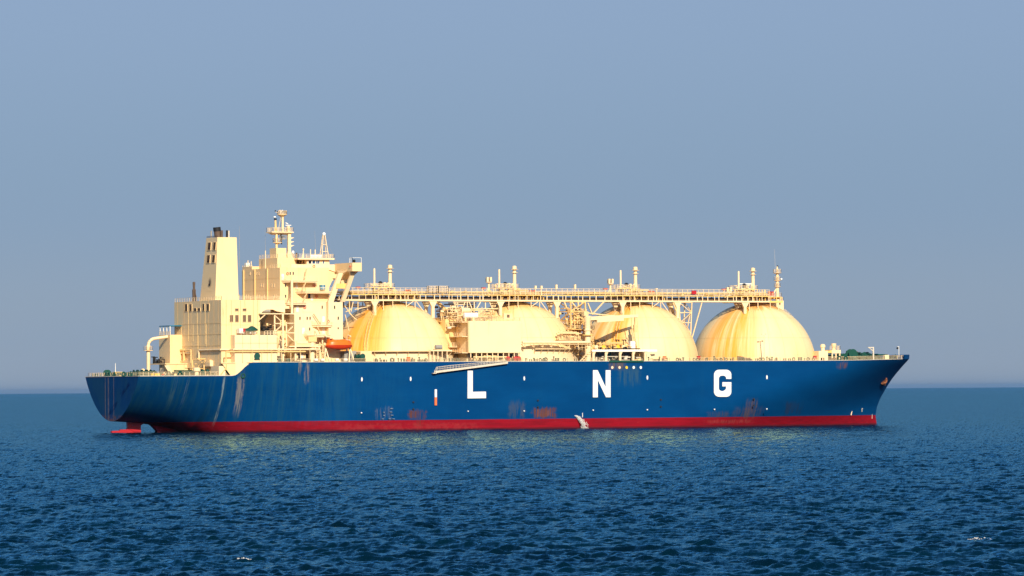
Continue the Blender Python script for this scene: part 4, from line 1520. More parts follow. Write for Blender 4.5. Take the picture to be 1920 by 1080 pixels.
for px in (333, 345, 358, 376, 391, 401, 409):
    y = ay(px, XC)
    MB().box(XC - 0.05, XC, y - 0.05, y + 0.05, SDK + 4, RZ - 0.1).build('plate_seam', M['seamline'], EC)
for px in (424, 433.8, 451, 475, 483):
    X = ax(px, -YC, 35)
    MB().box(X - 0.05, X + 0.05, -YC - 0.05, -YC, LBZ + 0.05, RZ - 0.1).build('plate_seam', M['seamline'], EC)
for px in (455, 470, 486, 501):
    X = ax(px, -21.5, 26)
    MB().box(X - 0.05, X + 0.05, -21.55, -21.5, DK + 0.1, LBZ - 0.05).build('plate_seam', M['seamline'], LB)
for z in (24.6, 27.2):
    MB().box(31.9, xrec + 4.1, -21.56, -21.5, z - 0.05, z + 0.05).build('plate_seam', M['seamline'], LB)
# black vent post on the casing roof
X, Z = XC + 1.6, RZ
y = ay(364, X)
mb = MB()
mb.lathe([(0.55, RZ), (0.6, RZ + 3.6), (0.35, RZ + 3.9), (0.45, RZ + 6.0), (0.1, RZ + 6.1)], (X, y, 0), 10)
mb.bar((X, y - 2.2, RZ), (X, y - 0.5, RZ + 3.8), 0.22)
mb.build('galley_stack', M['soot'], EC)
# funnel
fx0, fx1, ft0, ft1 = 32.1, 40.0, 33.7, 40.15
ftz = 60.25
FN = MB().hexa([(fx0, -6, RZ - 0.05), (fx1, -6, RZ - 0.05), (fx1, 6, RZ - 0.05), (fx0, 6, RZ - 0.05)],
               [(ft0, -4.3, ftz), (ft1, -4.3, ftz), (ft1, 4.3, ftz), (ft0, 4.3, ftz)]).build('funnel', M['cream'], SHIP)


def faft(z):
    return fx0 + (ft0 - fx0) * (z - RZ) / (ftz - RZ)


for px0, px1, q0, q1 in ((390.2, 396, 455, 469.5), (400.2, 405.4, 454.5, 469.2), (388.4, 394.2, 478.8, 493.5), (398.2, 403.8, 478.6, 493.2)):
    X = faft(zx(0.5 * (q0 + q1), 33, px0))
    y0, y1 = sorted((ay(px0, X, 55), ay(px1, X, 55)))
    z1, z0 = zx(q0, X, px0), zx(q1, X, px0)
    L = empty('louvre', FN)
    b = MB()
    P_ = lambda z, d: faft(z) - d
    b.hexa([(P_(z0, .03), y0, z0), (P_(z0, -.2), y0, z0), (P_(z0, -.2), y1, z0), (P_(z0, .03), y1, z0)],
           [(P_(z1, .03), y0, z1), (P_(z1, -.2), y0, z1), (P_(z1, -.2), y1, z1), (P_(z1, .03), y1, z1)])
    b.build('backing', M['black'], L)
    n = 7
    sb = MB()
    for k in range(n):
        z = z0 + (z1 - z0) * (k + 0.6) / n
        sb.box(P_(z, .18), P_(z, .02), y0, y1, z, z + 0.1)
    sb.bar((P_(z0, .12), (y0 + y1) / 2, z0), (P_(z1, .12), (y0 + y1) / 2, z1), 0.12)
    sb.build('slats', M['louvre'], L)
    fr = MB()
    for yy in (y0, y1): fr.bar((P_(z0, .1), yy, z0), (P_(z1, .1), yy, z1), 0.16)
    for zz in (z0, z1): fr.bar((P_(zz, .1), y0, zz), (P_(zz, .1), y1, zz), 0.16)
    fr.build('frame', M['cream'], L)
X = faft(45.3)
y = ay(393.2, X, 45)
zz = zx(534, X, 393)
X = faft(zz)
mb = MB()
mb.lathe([(0.40, 0.15), (0.40, -0.25), (0.30, -0.25), (0.30, 0.1)], (X, y, zz), 14, 'x')
mb.build('exhaust_outlet', M['black'], FN)
# soot round the outlet: a thin irregular stain
sn = NT('soot_stain')
tc_ = sn.n('ShaderNodeTexCoord')
sp_ = sn.n('ShaderNodeSeparateXYZ')
sn.t.links.new(tc_.outputs['Object'], sp_.inputs[0])
dy = sn.m('DIVIDE', sp_.outputs[1], 1.9)
dz = sn.m('DIVIDE', sn.m('SUBTRACT', sp_.outputs[2], 0.6), 2.3)
dist = sn.m('SQRT', sn.m('ADD', sn.m('MULTIPLY', dy, dy), sn.m('MULTIPLY', dz, dz)))
nz_ = sn.noise(tc_.outputs['Object'], 1.2, 4, 0.6)
fac = sn.m('SUBTRACT', 1.0, sn.step(sn.m('ADD', dist, sn.m('MULTIPLY', sn.m('SUBTRACT', nz_, 0.5), 0.5)), 0.05, 0.95))
M['soot_stain'] = sn.fin(sn.mix(sn.m('MULTIPLY', fac, 0.9), CREAM, (0.05, 0.03, 0.02)), 0.6)
mb = MB()
sl_ = (ft0 - fx0) / (ftz - RZ)
mb.add([(-0.04 + sl_ * -2, -1.9, -2), (-0.04 + sl_ * -2, 1.9, -2), (-0.04 + sl_ * 3.4, 1.9, 3.4), (-0.04 + sl_ * 3.4, -1.9, 3.4)], [(3, 2, 1, 0)])
o = mb.build('soot_stain', M['soot_stain'], FN)
o.location = (X, y, zz)


def stack(px0, px1, q0, q1, X, name, mat, tilt=0.0, capmat=None):
    y = ay((px0 + px1) / 2, X, 60)
    r = abs(px1 - px0) / 2 / 5.8
    z1 = zx(q0, X, (px0 + px1) / 2)
    mb = MB()
    mb.tube((X, y, ftz - 0.1), (X - tilt * (z1 - ftz), y, z1), r, n=18)
    o = mb.build(name, M[mat], FN, smooth=40)
    if capmat:
        t = MB()
        t.tube((X - tilt * (z1 - ftz) * 0.72, y, ftz + (z1 - ftz) * 0.66), (X - tilt * (z1 - ftz) * 1.05, y, z1 + 0.15), r * 1.1, n=18)
        t.build('stack_rim', M[capmat], o, smooth=40)
    return o


stack(402.5, 415, 427, 446, 36.3, 'exhaust_stack', 'soot', 0.12, 'black')
stack(414, 418, 432, 446, 37.0, 'exhaust_pipe', 'soot')
stack(394.6, 397.4, 433, 446, 34.6, 'exhaust_pipe', 'grey')
stack(423.6, 428, 432, 444, 38.4, 'exhaust_pipe', 'black')
stack(427.6, 430.4, 432.5, 444, 38.9, 'exhaust_pipe', 'pale_metal')
mb = MB()
mb.rail([(ft0 + 0.1, 4.1, ftz), (ft0 + 0.1, -4.1, ftz)], 0.5, 1.5, 0.05)
mb.build('rim_rail', M['soot'], FN)

# ------------------------------------------------------------------ accommodation
xUf = ax(617, YU, 45)
UT = az(501.5, YU, 530)
AC = MB().box(xU, xUf, YU, -YU, 37.0, UT).build('accommodation', M['cream'], SHIP)
TY, TYx = -18.0, ax(616, -18, 33)
xF = ax(642.8, TY, 33)
MB().box(xL, xF - 0.02, -16.2, 16.2, DK, 39.9).build('deckhouse', M['cream_clean'], AC)
MB().box(TYx, xF, TY, -16.21, 26.5, 39.95).build('stair_tower', M['cream_clean'], AC)
MB().box(TYx - 0.4, xF - 1.0, -16.9, -16.22, DK, 26.48).build('tower_base', M['cream'], AC)
# level with the bridge, set in
xW = ax(520, -7, 53)
WT = az(483, -7, 520)
MB().box(xW, xW + 6.5, -7, 7, UT + 0.001, WT).build('chart_house', M['cream'], AC)
MB().box(xU + 0.1, xU + 5.0, 7.01, 14.4, UT + 0.001, UT + 0.9).build('locker', M['cream'], AC)
# pilasters down the after wall
for px in (457, 478, 501.5):
    y = ay(px, xU, 45)
    MB().box(xU - 0.25, xU, y - 0.35, y + 0.35, RZ, UT - 0.1).build('pilaster', M['cream_rusty'], AC)
for q in (523, 545):
    z = zx(q, xU, 490)
    MB().box(xU - 0.05, xU, YU + 0.05, -YU - 0.05, z - 0.05, z + 0.05).build('plate_seam', M['cream_rusty'], AC)


def win(parent, axis, px, py, plane, w_=0.42, h=0.95, mat='dark', name='window', frame=0.07, fmat='cream_clean'):
    if axis == 'y':
        c, z = at(px, py, plane)
    else:
        c, z = ay(px, plane, 45), zx(py, plane, px)
    mb = MB()
    def bx(u0, u1, w0, w1, d0, d1):
        if axis == 'y': mb.box(c + u0, c + u1, plane - d1, plane - d0, z + w0, z + w1)
        else: mb.box(plane - d1, plane - d0, c + u0, c + u1, z + w0, z + w1)
    a, b = w_ / 2, h / 2
    bx(-a, a, -b, b, 0.0, 0.03)
    mb.mi = 1
    f = frame
    bx(-a - f, -a, -b - f, b + f, 0, 0.09)
    bx(a, a + f, -b - f, b + f, 0, 0.09)
    bx(-a, a, b, b + f, 0, 0.09)
    bx(-a, a, -b - f, -b, 0, 0.09)
    return mb.build(name, [M[mat], M[fmat]], parent)


for px, py in ((469, 513), (481, 513), (485, 513), (489.2, 535), (493.3, 535), (509.3, 535), (513.9, 535), (448.3, 555.7), (461, 555.7), (465.3, 555.7), (481, 555.7), (485.2, 555.7), (495, 555.7), (513.6, 555.6), (518, 555.6)):
    win(AC, 'x', px, py, xU, 0.55, 0.95)
for px, py in ((544, 512.6), (549.6, 512.6), (535.2, 535), (535.2, 555.5), (535.2, 575.6)):
    win(AC, 'y', px, py, YU, 0.42, 0.95)
for px, py in ((562.3, 596.7), (575.8, 596.7), (581.2, 596.7), (580.5, 617), (579.5, 577)):
    win(AC, 'y', px, py, -16.2, 0.42, 0.95)
for px, py, h in ((627.2, 576, 1.0), (634, 596.5, 0.95), (634, 615.3, 0.5)):
    win(AC, 'y', px, py, TY, 0.42, h)
win(AC, 'y', 604, 576, -16.2, 0.42, 1.0)
for px, py, pl in ((556, 535, YU), (530, 519, YU), (584.7, 557.5, YU), (557.5, 579, -16.2), (568.8, 620, -16.2), (606.5, 598.5, -16.2), (606.5, 620, -16.2), (566.3, 669.5, -16.2)):
    win(AC, 'y', px, py, pl, 0.85, 1.9, 'white', 'door', 0.05)
for px, py, pl in ((579.5, 554.5, YU), (575.3, 669, -16.2), (561, 668, -16.2)):
    win(AC, 'y', px, py, pl, 0.8, 1.7, 'dark', 'door', 0.05)
# teal cabinet by the upper deck door
X0, Z1 = at(600.9, 534.3, YU - 0.9)
X1, Z0 = at(610.2, 542.8, YU - 0.9)
mb = MB()
xm, zm = (X0 + X1) / 2, (Z0 + Z1) / 2
for (a, b) in ((X0, xm - 0.06), (xm + 0.06, X1)):
    for (c, d) in ((Z0, zm - 0.05), (zm + 0.05, Z1)):
        mb.box(a, b, YU - 0.95, YU - 0.02, c, d)
mb.mi = 1
mb.box(xm - 0.055, xm + 0.055, YU - 0.99, YU - 0.1, Z0, Z1)
mb.box(X0, X1, YU - 0.985, YU - 0.1, zm - 0.045, zm + 0.045)
mb.build('stowage_rack', [M['teal'], M['white']], AC)


def gallery(px0, px1, py, wall, depth, taper=True, rail=True):
    x0, x1 = ax(px0, wall, 40), ax(px1, wall, 40)
    z = az(py, wall - depth, px0)
    G = empty('balcony', AC)
    mb = MB()
    mb.prism([(x0, wall + 0.01), (x0 + 2.0 if taper else x0, wall - depth), (x1, wall - depth), (x1, wall + 0.01)], 'z', z - 0.22, z)
    mb.prism([(x0 + 0.3, wall + 0.01), (x0 + 2.1, wall - depth + 0.25), (x1 - 0.3, wall - depth + 0.25), (x1 - 0.3, wall + 0.01)], 'z', z - 0.7, z - 0.22)
    mb.build('floor', M['cream_clean'], G)
    if rail:
        MB().rail([(x0 + 0.1, wall, z), (x0 + 2.0 if taper else x0, wall - depth + 0.06, z), (x1 - 0.05, wall - depth + 0.06, z)], 1.1, 1.5, 0.045).build('railing', M['cream_clean'], G)
    return z


gallery(527, 590, 525, YU, 3.2)
gallery(553, 617, 545.6, YU, 3.4)
gallery(519, 567, 567, YU, 3.6)
gallery(583, 617, 608.6, -16.2, 2.6)
gallery(568, 611, 628, -16.2, 4.2)
MB().box(ax(553, YU, 40), xUf - 0.2, -16.15, YU - 0.01, 39.92, 40.15).build('deck_edge', M['cream_clean'], AC)
# crooked block on the promenade level
x0, x1 = ax(566, -15.9, 38), ax(586, -15.9, 38)
MB().box(x0, x1, -16.3, -13, az(585, -16, 575), az(568, -16, 575)).build('deck_locker', M['pinkish'], AC)
# inclined ladders between the galleries
for (pa, qa, pb, qb, yy) in ((566, 545, 574, 526, -17.2), (568, 566, 576, 546, -17.4), (571, 525, 575, 504, -16.8), (543, 576, 546, 535, -17.5), (588, 588, 601, 608, -17.5), (594, 612, 601, 627, -19)):
    x0, z0 = at(pa, qa, yy)
    x1, z1 = at(pb, qb, yy)
    mb = MB()
    for off in (-0.35, 0.35): mb.bar((x0, yy + off, z0), (x1, yy + off, z1), 0.16)
    for k in range(8):
        f = (k + 0.5) / 8
        mb.box(x0 + (x1 - x0) * f - 0.12, x0 + (x1 - x0) * f + 0.12, yy - 0.33, yy + 0.33, z0 + (z1 - z0) * f, z0 + (z1 - z0) * f + 0.06)
    mb.build('ladder', M['cream'], AC)
# tall post before the house
xp_ = ax(547.5, -18.2, 38)
MB().tube((xp_, -18.2, az(588, -18, 547)), (xp_, -18.2, az(526, -18, 547)), 0.42, n=10).build('gallery_post', M['cream_clean'], AC, smooth=40)
# funnel-side lattice tower with posts in the recess
LT = empty('stores_crane_frame', SHIP)
for px, q0, q1, yy, r in ((515, 588, 651, -19.2, 0.26), (530.5, 588, 678, -20.8, 0.34), (537, 604, 650, -19.0, 0.24), (553.8, 640, 676, -21, 0.32)):
    X = ax(px, yy, 32)
    MB().tube((X, yy, max(DK, az(q1, yy, px))), (X, yy, az(q0, yy, px)), r, n=8).build('post', M['cream_clean'], LT, smooth=40)
for (pa, qa, pb, qb) in ((515, 606.5, 530, 606.5), (515, 624, 530, 624), (516, 592, 529, 604), (528, 610, 515, 622), (514, 626, 529, 641), (530, 589, 548, 589), (538, 606, 550, 606), (538, 624, 552, 624), (549, 612, 539, 622), (539, 628, 552, 641), (514, 589, 530, 589), (487, 599, 497, 590)):
    x0, z0 = at(pa, qa, -19.6)
    x1, z1 = at(pb, qb, -19.6)
    MB().bar((x0, -19.6, z0), (x1, -19.6, z1), 0.26).build('brace', M['cream_clean'], LT)
x0, z0 = at(488, 589.5, -19.6)
x1, z1 = at(552, 587.5, -19.6)
MB().box(x0, x1, -19.9, -17.5, z1 - 0.3, z1).build('frame_top', M['cream_clean'], LT)
MB().prism([(ax(513, -16, 26), DK), (ax(527, -16, 26), DK), (ax(523, -16, 26), 29.6)], 'y', -17.5, -16.9).build('brace_plate', M['cream_clean'], LT)
# wheelhouse
xB0 = ax(575, -9.0, 52.5)
xB1 = ax(617.5, -9.0, 52.5)
bz = az(495.5, -9, 590)
rz = az(487, -9, 590)
BR = MB().box(xB0, xB1, -9, 9, UT - 1.2, rz).build('wheelhouse', M['cream_clean'], SHIP)
MB().box(xB0 - 3.4, xB1 + 1.2, -10.2, 10.2, rz + 0.001, rz + 0.55).build('roof', M['cream_clean'], BR)
MB().rail([(xB0 - 3.3, 10, rz + 0.55), (xB0 - 3.3, -10.1, rz + 0.55), (xB1 + 1.1, -10.1, rz + 0.55), (xB1 + 1.1, 10, rz + 0.55)], 1.15, 1.3, 0.055).build('railing', M['cream_clean'], BR)
for px in (559.2, 564.5, 570.2):
    win(BR, 'x', px, 491.3, xB0, 1.1, 0.95, 'louvre', frame=0.1)
for px, wd in ((581, 0.95), (588.1, 0.95), (594, 0.55), (597.3, 0.55), (606.4, 0.4)):
    win(BR, 'y', px, 491.5, -9.0, wd, 0.95, 'blueglass' if px > 585 else 'dark', frame=0.1, fmat='white')
# bridge deck with its bulwark
xD0 = ax(546, -10.6, 51)
ze, zt2 = az(505, -10.6, 590), az(495.8, -10.6, 590)
xw0, xw1 = ax(660.5, -23.4, 50.5), ax(678.3, -23.4, 50.5)
mb = MB()
mb.prism([(xD0, UT - 0.2), (xD0 + 6, ze + 0.1), (xD0 + 12, ze + 0.2), (xw0, ze - 0.7), (xw0, zt2), (xD0, zt2)], 'y', -10.6, -10.3)
mb.box(xD0, xw1 - 0.05, -10.29, 10.29, UT - 0.35, UT - 0.02)
mb.build('bridge_deck', M['cream_clean'], BR)
mb = MB()
mb.box(xUf - 1, xw1 - 0.2, -10.2, 10.2, ze - 1.6, UT - 0.36)
mb.build('deck_bracket', M['cream'], BR)
zwt, zwb = az(494.5, -23.4, 660), az(508.5, -23.4, 668)
WG = empty('bridge_wing', SHIP)
mb = MB()
mb.box(xw0, xw1, -23.4, -10.61, zwb, zwb + 0.35)
mb.box(xw0, xw0 + 0.14, -23.4, -10.61, zwb + 0.35, zwt + 0.35)
mb.box(xw1 - 0.14, xw1, -23.4, -10.61, zwb + 0.35, zwt + 0.35)
mb.box(xw0 + 0.15, xw1 - 0.15, -23.4, -23.26, zwb + 0.35, zwt + 0.35)
mb.build('wing_box', M['cream'], WG)
mb = MB()
mb.rail([(xw0 + 0.1, -23.3, zwt + 0.35), (xw1 - 0.1, -23.3, zwt + 0.35)], 1.55, 3.2, 0.07, bars=1)
mb.rail([(xw0 + 0.1, -23.3, zwt + 0.35), (xw0 + 0.1, -21.2, zwt + 0.35)], 1.55, 1.2, 0.07, bars=1)
mb.build('railing', M['white'], WG)
X, Z = at(664, 489.5, -22)
mb = MB()
mb.lathe([(0.1, -0.35), (0.5, -0.25), (0.5, 0.25), (0.1, 0.35)], (X, -22, Z), 10, 'x')
mb.bar((X, -22, zwt), (X, -22, Z - 0.3), 0.14)
mb.build('searchlight', M['black'], WG)
# raking struts under the wing, joined by a web
def strut(pa, qa, pb, qb, ya, yb, wa, wb):
    x0, z0 = at(pa, qa, ya)
    x1, z1 = at(pb, qb, yb)
    mb = MB()
    mb.hexa([(x0 - wa / 2, ya - 0.45, z0), (x0 + wa / 2, ya - 0.45, z0), (x0 + wa / 2, ya + 0.45, z0), (x0 - wa / 2, ya + 0.45, z0)],
            [(x1 - wb / 2, yb - 0.45, z1), (x1 + wb / 2, yb - 0.45, z1), (x1 + wb / 2, yb + 0.45, z1), (x1 - wb / 2, yb + 0.45, z1)])
    return mb.build('strut', M['cream_clean'], WG)


strut(619, 567, 638, 512, -17.4, -18.5, 1.9, 1.5)
strut(638, 512, 641, 507.5, -18.5, -19.0, 1.5, 4.0)
strut(642, 566, 660, 516, -17.4, -20.5, 1.4, 1.3)
strut(660, 516, 663, 508.0, -20.5, -21.0, 1.3, 3.2)
x0, z0 = at(630, 541, -17.6)
x1, z1 = at(651, 534, -18.4)
MB().box(x0 - 0.3, x1 + 0.3, -18.6, -17.9, z0, z1 + 0.4).build('strut_web', M['yellowed'], WG)
MB().prism([(xUf - 0.3, ze - 1.6), (xUf - 0.3, ze - 6.5), (xUf + 1.2, ze - 3.6), (xw1 - 1, ze - 1.6)], 'y', -14.3, -13.6).build('bracket', M['cream'], WG)
MB().prism([(-10.6, zwb - 0.01), (-20.5, zwb - 0.01), (-17.0, zwb - 0.7), (-14.5, zwb - 2.4), (-14.3, zwb - 4.5), (-10.6, zwb - 4.5)], 'x', xw0 + 0.3, xw0 + 2.6).build('wing_bracket', M['cream'], WG)
# compass deck fittings
MD = rz + 0.55
X, _ = at(607, 440, -4)
RM = empty('satcom_mast', SHIP)
zt3, zb3 = az(441, -4, 606), MD
mb = MB()
for sx, sy in ((-1.1, -0.9), (1.3, -0.9), (1.3, 0.9), (-1.1, 0.9)):
    mb.bar((X + sx, -4 + sy, zb3), (X + sx * 0.25, -4 + sy * 0.25, zt3), 0.2)
for f in (0.3, 0.6):
    k = 1 - f * 0.75
    zz = zb3 + (zt3 - zb3) * f
    for a in range(4):
        c = [(-1.1, -0.9), (1.3, -0.9), (1.3, 0.9), (-1.1, 0.9)]
        p, q = c[a], c[(a + 1) % 4]
        mb.bar((X + p[0] * k, -4 + p[1] * k, zz), (X + q[0] * k, -4 + q[1] * k, zz), 0.12)
mb.build('lattice', M['cream_clean'], RM)
MB().ball((X + 0.1, -4, zt3 + 0.35), 0.58, 16).build('radome', M['letter'], RM, smooth=60)
mb = MB()
xa = ax(583, -9, 54)
xb = ax(604, -9, 54)
mb.box(xa, xb, -8.8, -8.5, MD + 0.1, MD + 1.0)
mb.build('dodger_screen', M['letter'], BR)
X, Z = at(549.5, 473, -6)
MB().ball((X, -6, Z), 0.45, 14, 1.25).build('radome', M['letter'], BR, smooth=60)
MB().tube((X, -6, MD - 0.1), (X, -6, Z - 0.3), 0.14).build('radome_stand', M['cream'], BR)
X, Z = at(568.8, 467.5, -6)
mb = MB()
mb.ball((X, -6, Z), 0.28, 10)
mb.tube((X - 0.1, -6, MD), (X, -6, Z - 0.2), 0.22, 0.14)
mb.bar((X - 0.7, -6, MD), (X - 0.1, -6, Z - 2.2), 0.14)
mb.build('signal_post', M['cream_clean'], BR)
for px, q0, q1, yy in ((582.3, 467.5, 483, -6), (591, 468, 483, -5), (556, 474, 483, -5)):
    X = ax(px, yy, 55)
    MB().tube((X, yy, MD), (X, yy, az(q0, yy, px)), 0.16 if px != 556 else 0.3, n=8).build('mast_stub', M['cream_clean'] if px != 556 else M['soot'], BR)
# whip aerials
for px, q0, q1, yy, r, pb in ((449, 424, 500, 12, 0.055, 449), (496.8, 430, 470, 4, 0.045, 498), (590, 432, 470, -5, 0.045, 592)):
    X = ax(pb, yy, 55)
    X2 = ax(px, yy, 62)
    MB().tube((X, yy, az(q1, yy, pb)), (X2, yy, az(q0, yy, px)), r, r * 0.6, n=5).build('whip_aerial', M['pale_metal'] if r > 0.06 else M['grey'], AC)
x0, z0 = at(611, 452, -4)
x1, z1 = at(632, 492, -12)
MB().tube((x0, -4, z0), (x1, -12, z1), 0.03, n=4).build('wire_stay', M['grey'], BR)
for px, q0 in ((497.8, 470), (465, 488), (471, 490)):
    y_ = ay(px, xU + 1.2, 52)
    MB().tube((xU + 1.2, y_, UT), (xU + 1.2, y_, zx(q0, xU + 1.2, px)), 0.14, n=6).build('vent_stub', M['cream_clean'], AC)
y_ = ay(463, xU + 1.2, 52)
MB().box(xU + 0.6, xU + 1.8, y_ - 0.7, y_ + 0.7, UT, UT + 2.2).build('deck_box', M['white'], AC)
MB().rail([(xU + 0.15, 14.3, UT), (xU + 0.15, 7.1, UT)], 1.4, 1.6, 0.06).build('railing', M['cream_clean'], AC)
MB().rail([(xW + 0.1, 6.9, WT), (xW + 0.1, -6.9, WT), (xW + 6, -6.9, WT)], 1.15, 1.2, 0.05).build('railing', M['cream_clean'], AC)
MB().rail([(xU + 0.15, -7.1, UT), (xU + 0.15, YU + 0.1, UT), (xU + 6, YU + 0.1, UT)], 1.1, 1.5, 0.04).build('railing', M['cream_clean'], AC)

# ---- radar mast
MT = empty('radar_mast', SHIP)
xM = ax(518, -2.5, 56)
xM1 = ax(541, -2.5, 56)
mz = az(465, -2.5, 520)
MB().box(xM, xM1 - 0.8, -2.5, 2.5, WT - 0.02, mz).build('mast_house', M['cream'], MT)
pz = az(436.5, -1, 528)
xl = ax(518.5, -1.0, 60)
xr = ax(542, -1.0, 60)
MB().tube((xl, -1, mz), (xl, -1, pz), 0.36, n=10).build('mast_leg', M['cream'], MT, smooth=40)
mb = MB()
mb.hexa([(xr - 1.3, -1.5, WT - 0.5), (xr + 1.2, -1.5, WT - 0.5), (xr + 1.2, -0.5, WT - 0.5), (xr - 1.3, -0.5, WT - 0.5)],
        [(xr - 0.5, -1.45, WT + 2.2), (xr + 0.45, -1.45, WT + 2.2), (xr + 0.45, -0.55, WT + 2.2), (xr - 0.5, -0.55, WT + 2.2)])
mb.box(xr - 0.5, xr + 0.45, -1.45, -0.55, WT + 2.2, pz)
mb.build('mast_leg', M['cream_clean'], MT)
for q in (446.5, 453.8, 461):
    z = az(q, -1, 548)
    MB().prism([(xr + 0.45, z - 0.3), (xr + 1.5, z + 0.12), (xr + 1.5, z + 0.2), (xr + 0.45, z + 0.2)], 'y', -1.5, -0.5).build('lamp_shelf', M['cream_clean'], MT)
mb = MB()
xpa, xpb_ = ax(508, -1.5, 62), ax(549, -1.5, 62)
mb.box(xpa, xpb_, -2.2, 2.2, pz, pz + 0.35)
mb.hexa([(xpa + 1.2, -0.8, pz - 0.6), (xpb_ - 0.6, -0.8, pz - 0.6), (xpb_ - 0.6, 0.8, pz - 0.6), (xpa + 1.2, 0.8, pz - 0.6)],
        [(xpa + 0.3, -1.8, pz - 0.01), (xpb_ - 0.1, -1.8, pz - 0.01), (xpb_ - 0.1, 1.8, pz - 0.01), (xpa + 0.3, 1.8, pz - 0.01)])
mb.build('mast_platform', M['cream_clean'], MT)
MB().rail([(xpa + 0.1, 2.1, pz + 0.35), (xpa + 0.1, -2.1, pz + 0.35), (xpb_ - 0.1, -2.1, pz + 0.35), (xpb_ - 0.1, 2.1, pz + 0.35)], 1.25, 0.9, 0.05, closed=True).build('railing', M['cream_clean'], MT)
z = az(455, -1, 520)
MB().lathe([(0.3, z - 0.55), (1.1, z - 0.1), (1.45, z), (1.45, z + 0.18), (0.3, z + 0.2)], (xl + 0.3, -1, 0), 16).build('lookout', M['cream_clean'], MT)
mb = MB()
ring = [(xl + 0.3 + 1.4 * math.cos(a), -1 + 1.4 * math.sin(a), z + 0.18) for a in np.linspace(0, 2 * math.pi, 11)[:-1]]
mb.rail(ring, 1.2, 1.2, 0.05, closed=True)
mb.build('railing', M['cream_clean'], MT)
xt = ax(530, -1, 64)
z1 = az(405, -1, 530)
MB().tube((xt, -1, pz + 0.3), (xt, -1, z1), 0.38, n=10).build('topmast', M['cream_clean'], MT, smooth=40)
MB().tube((xt - 1.4, -0.6, pz + 0.3), (xt - 0.6, -0.8, z1 - 0.5), 0.1, n=6).build('mast_stay', M['pale_metal'], MT)
MB().lathe([(0.3, z1 - 0.4), (0.9, z1), (1.55, z1 + 0.4), (1.55, z1 + 0.7), (1.5, z1 + 0.7), (0.3, z1 + 0.6)], (xt - 0.2, -1, 0), 16).build('crow_nest', M['cream'], MT)
mb = MB()
ring = [(xt - 0.2 + 1.5 * math.cos(a), -1 + 1.5 * math.sin(a), z1 + 0.7) for a in np.linspace(0, 2 * math.pi, 11)[:-1]]
mb.rail(ring, 0.9, 0.8, 0.06, closed=True)
mb.build('railing', M['cream_clean'], MT)
for k, (dx, h, mt) in enumerate(((-1.0, 1.9, 'cream_clean'), (-0.2, 1.9, 'white'), (0.25, 1.6, 'black'), (0.6, 1.7, 'soot'), (1.1, 1.7, 'cream_clean'))):
    mb = MB()
    mb.tube((xt + dx, -1.2, z1 + 0.6), (xt + dx, -1.2, z1 + h - 0.3), 0.07)
    mb.lathe([(0.05, h - 0.35), (0.17, h - 0.3), (0.17, h), (0.05, h + 0.05)], (xt + dx, -1.2, z1), 8)
    mb.build('mast_lamp', M[mt], MT)
xg = ax(517, -1.4, 64)
mb = MB()
mb.tube((xg, -1.4, pz + 0.3), (xg - 0.1, -1.4, az(413, -1.4, 517)), 0.42, 0.3, n=8)
mb.build('scanner_post', M['pipe'], MT)
X, Z = at(515, 407, -1.4)
MB().ball((X, -1.4, Z), 0.45, 12, 0.7).build('radome', M['letter'], MT, smooth=60)
X, Z = at(516, 410.5, -1.4)
MB().box(X - 0.3, X + 0.4, -1.7, -1.1, Z - 0.35, Z + 0.2).build('scanner_motor', M['black'], MT)
X, Z = at(516.2, 395.5, -1.2)
MB().ball((X, -1.2, Z), 0.25, 8).build('signal_ball', M['black'], MT)
MB().bar((X, -1.2, Z - 0.3), (xt - 1.5, -1.2, z1 + 0.9), 0.1).build('lamp_arm', M['cream'], MT)
X, Z = at(540.5, 423, -1.4)
mb = MB()
mb.box(X - 0.45, X + 0.35, -1.8, -0.9, pz + 0.3, Z - 0.2)
mb.build('scanner_pedestal', M['cream_clean'], MT)
mb = MB()
mb.box(X - 1.0, X + 1.0, -1.5, -1.25, Z, Z + 0.22)
mb.build('radar_scanner', M['white'], MT)
x0, z0 = at(535.5, 417.5, -1)
x1, z1b = at(540, 420, -1)
MB().bar((x0, -1, z0), (x1, -1, z1b), 0.28).build('radar_scanner', M['white'], MT)
pk = MB()
clutter(pk, xl + 1.2, xr - 0.8, -1.5, 0, pz - 2.0, pz - 0.4, 14, 900, 0.06, 0.14)
pk.build('cables', M['grey'], MT)
X = ax(528, -1, 60)
MB().tube((X, -1, mz + 1.2), (X - 0.1, -1, pz - 0.4), 0.16, n=6).build('flag_halyard_block', M['black'], MT)

# ------------------------------------------------------------------ pipes round the after house
zp1 = az(655.2, -21.9, 470)
zp2 = az(659.5, -21.9, 470)
y3 = ay(373, 28.3, 26)
PP = empty('service_pipes', SHIP)
MB().path([(28.3, y3, zp1 - 3.0), (28.3, y3, zp1), (28.3, -18.8, zp1), (31.35, -18.8, zp1), (31.35, -21.9, zp1), (ax(600, -21.9, 26), -21.9, zp1)], 0.27).build('pipe', M['cream_clean'], PP, smooth=40)
MB().path([(ax(424, -22.0, 24), -21.9, 19.0), (ax(424, -22.0, 24), -21.9, zp2), (ax(573, -21.9, 26), -21.9, zp2)], 0.24).build('pipe', M['pipe'], PP, smooth=40)
MB().path([(ax(445, -21.95, 24), -22.05, zp1 - 0.5), (ax(510, -21.95, 24), -22.05, zp1 - 0.5)], 0.1).build('pipe', M['cream_rusty'], PP)
mb = MB()
for px in np.arange(455, 600, 18):
    X = ax(px, -21.7, 25)
    mb.bar((X, -21.75, DK), (X, -21.75, zp1), 0.18)
mb.build('pipe_stand', M['cream'], PP)
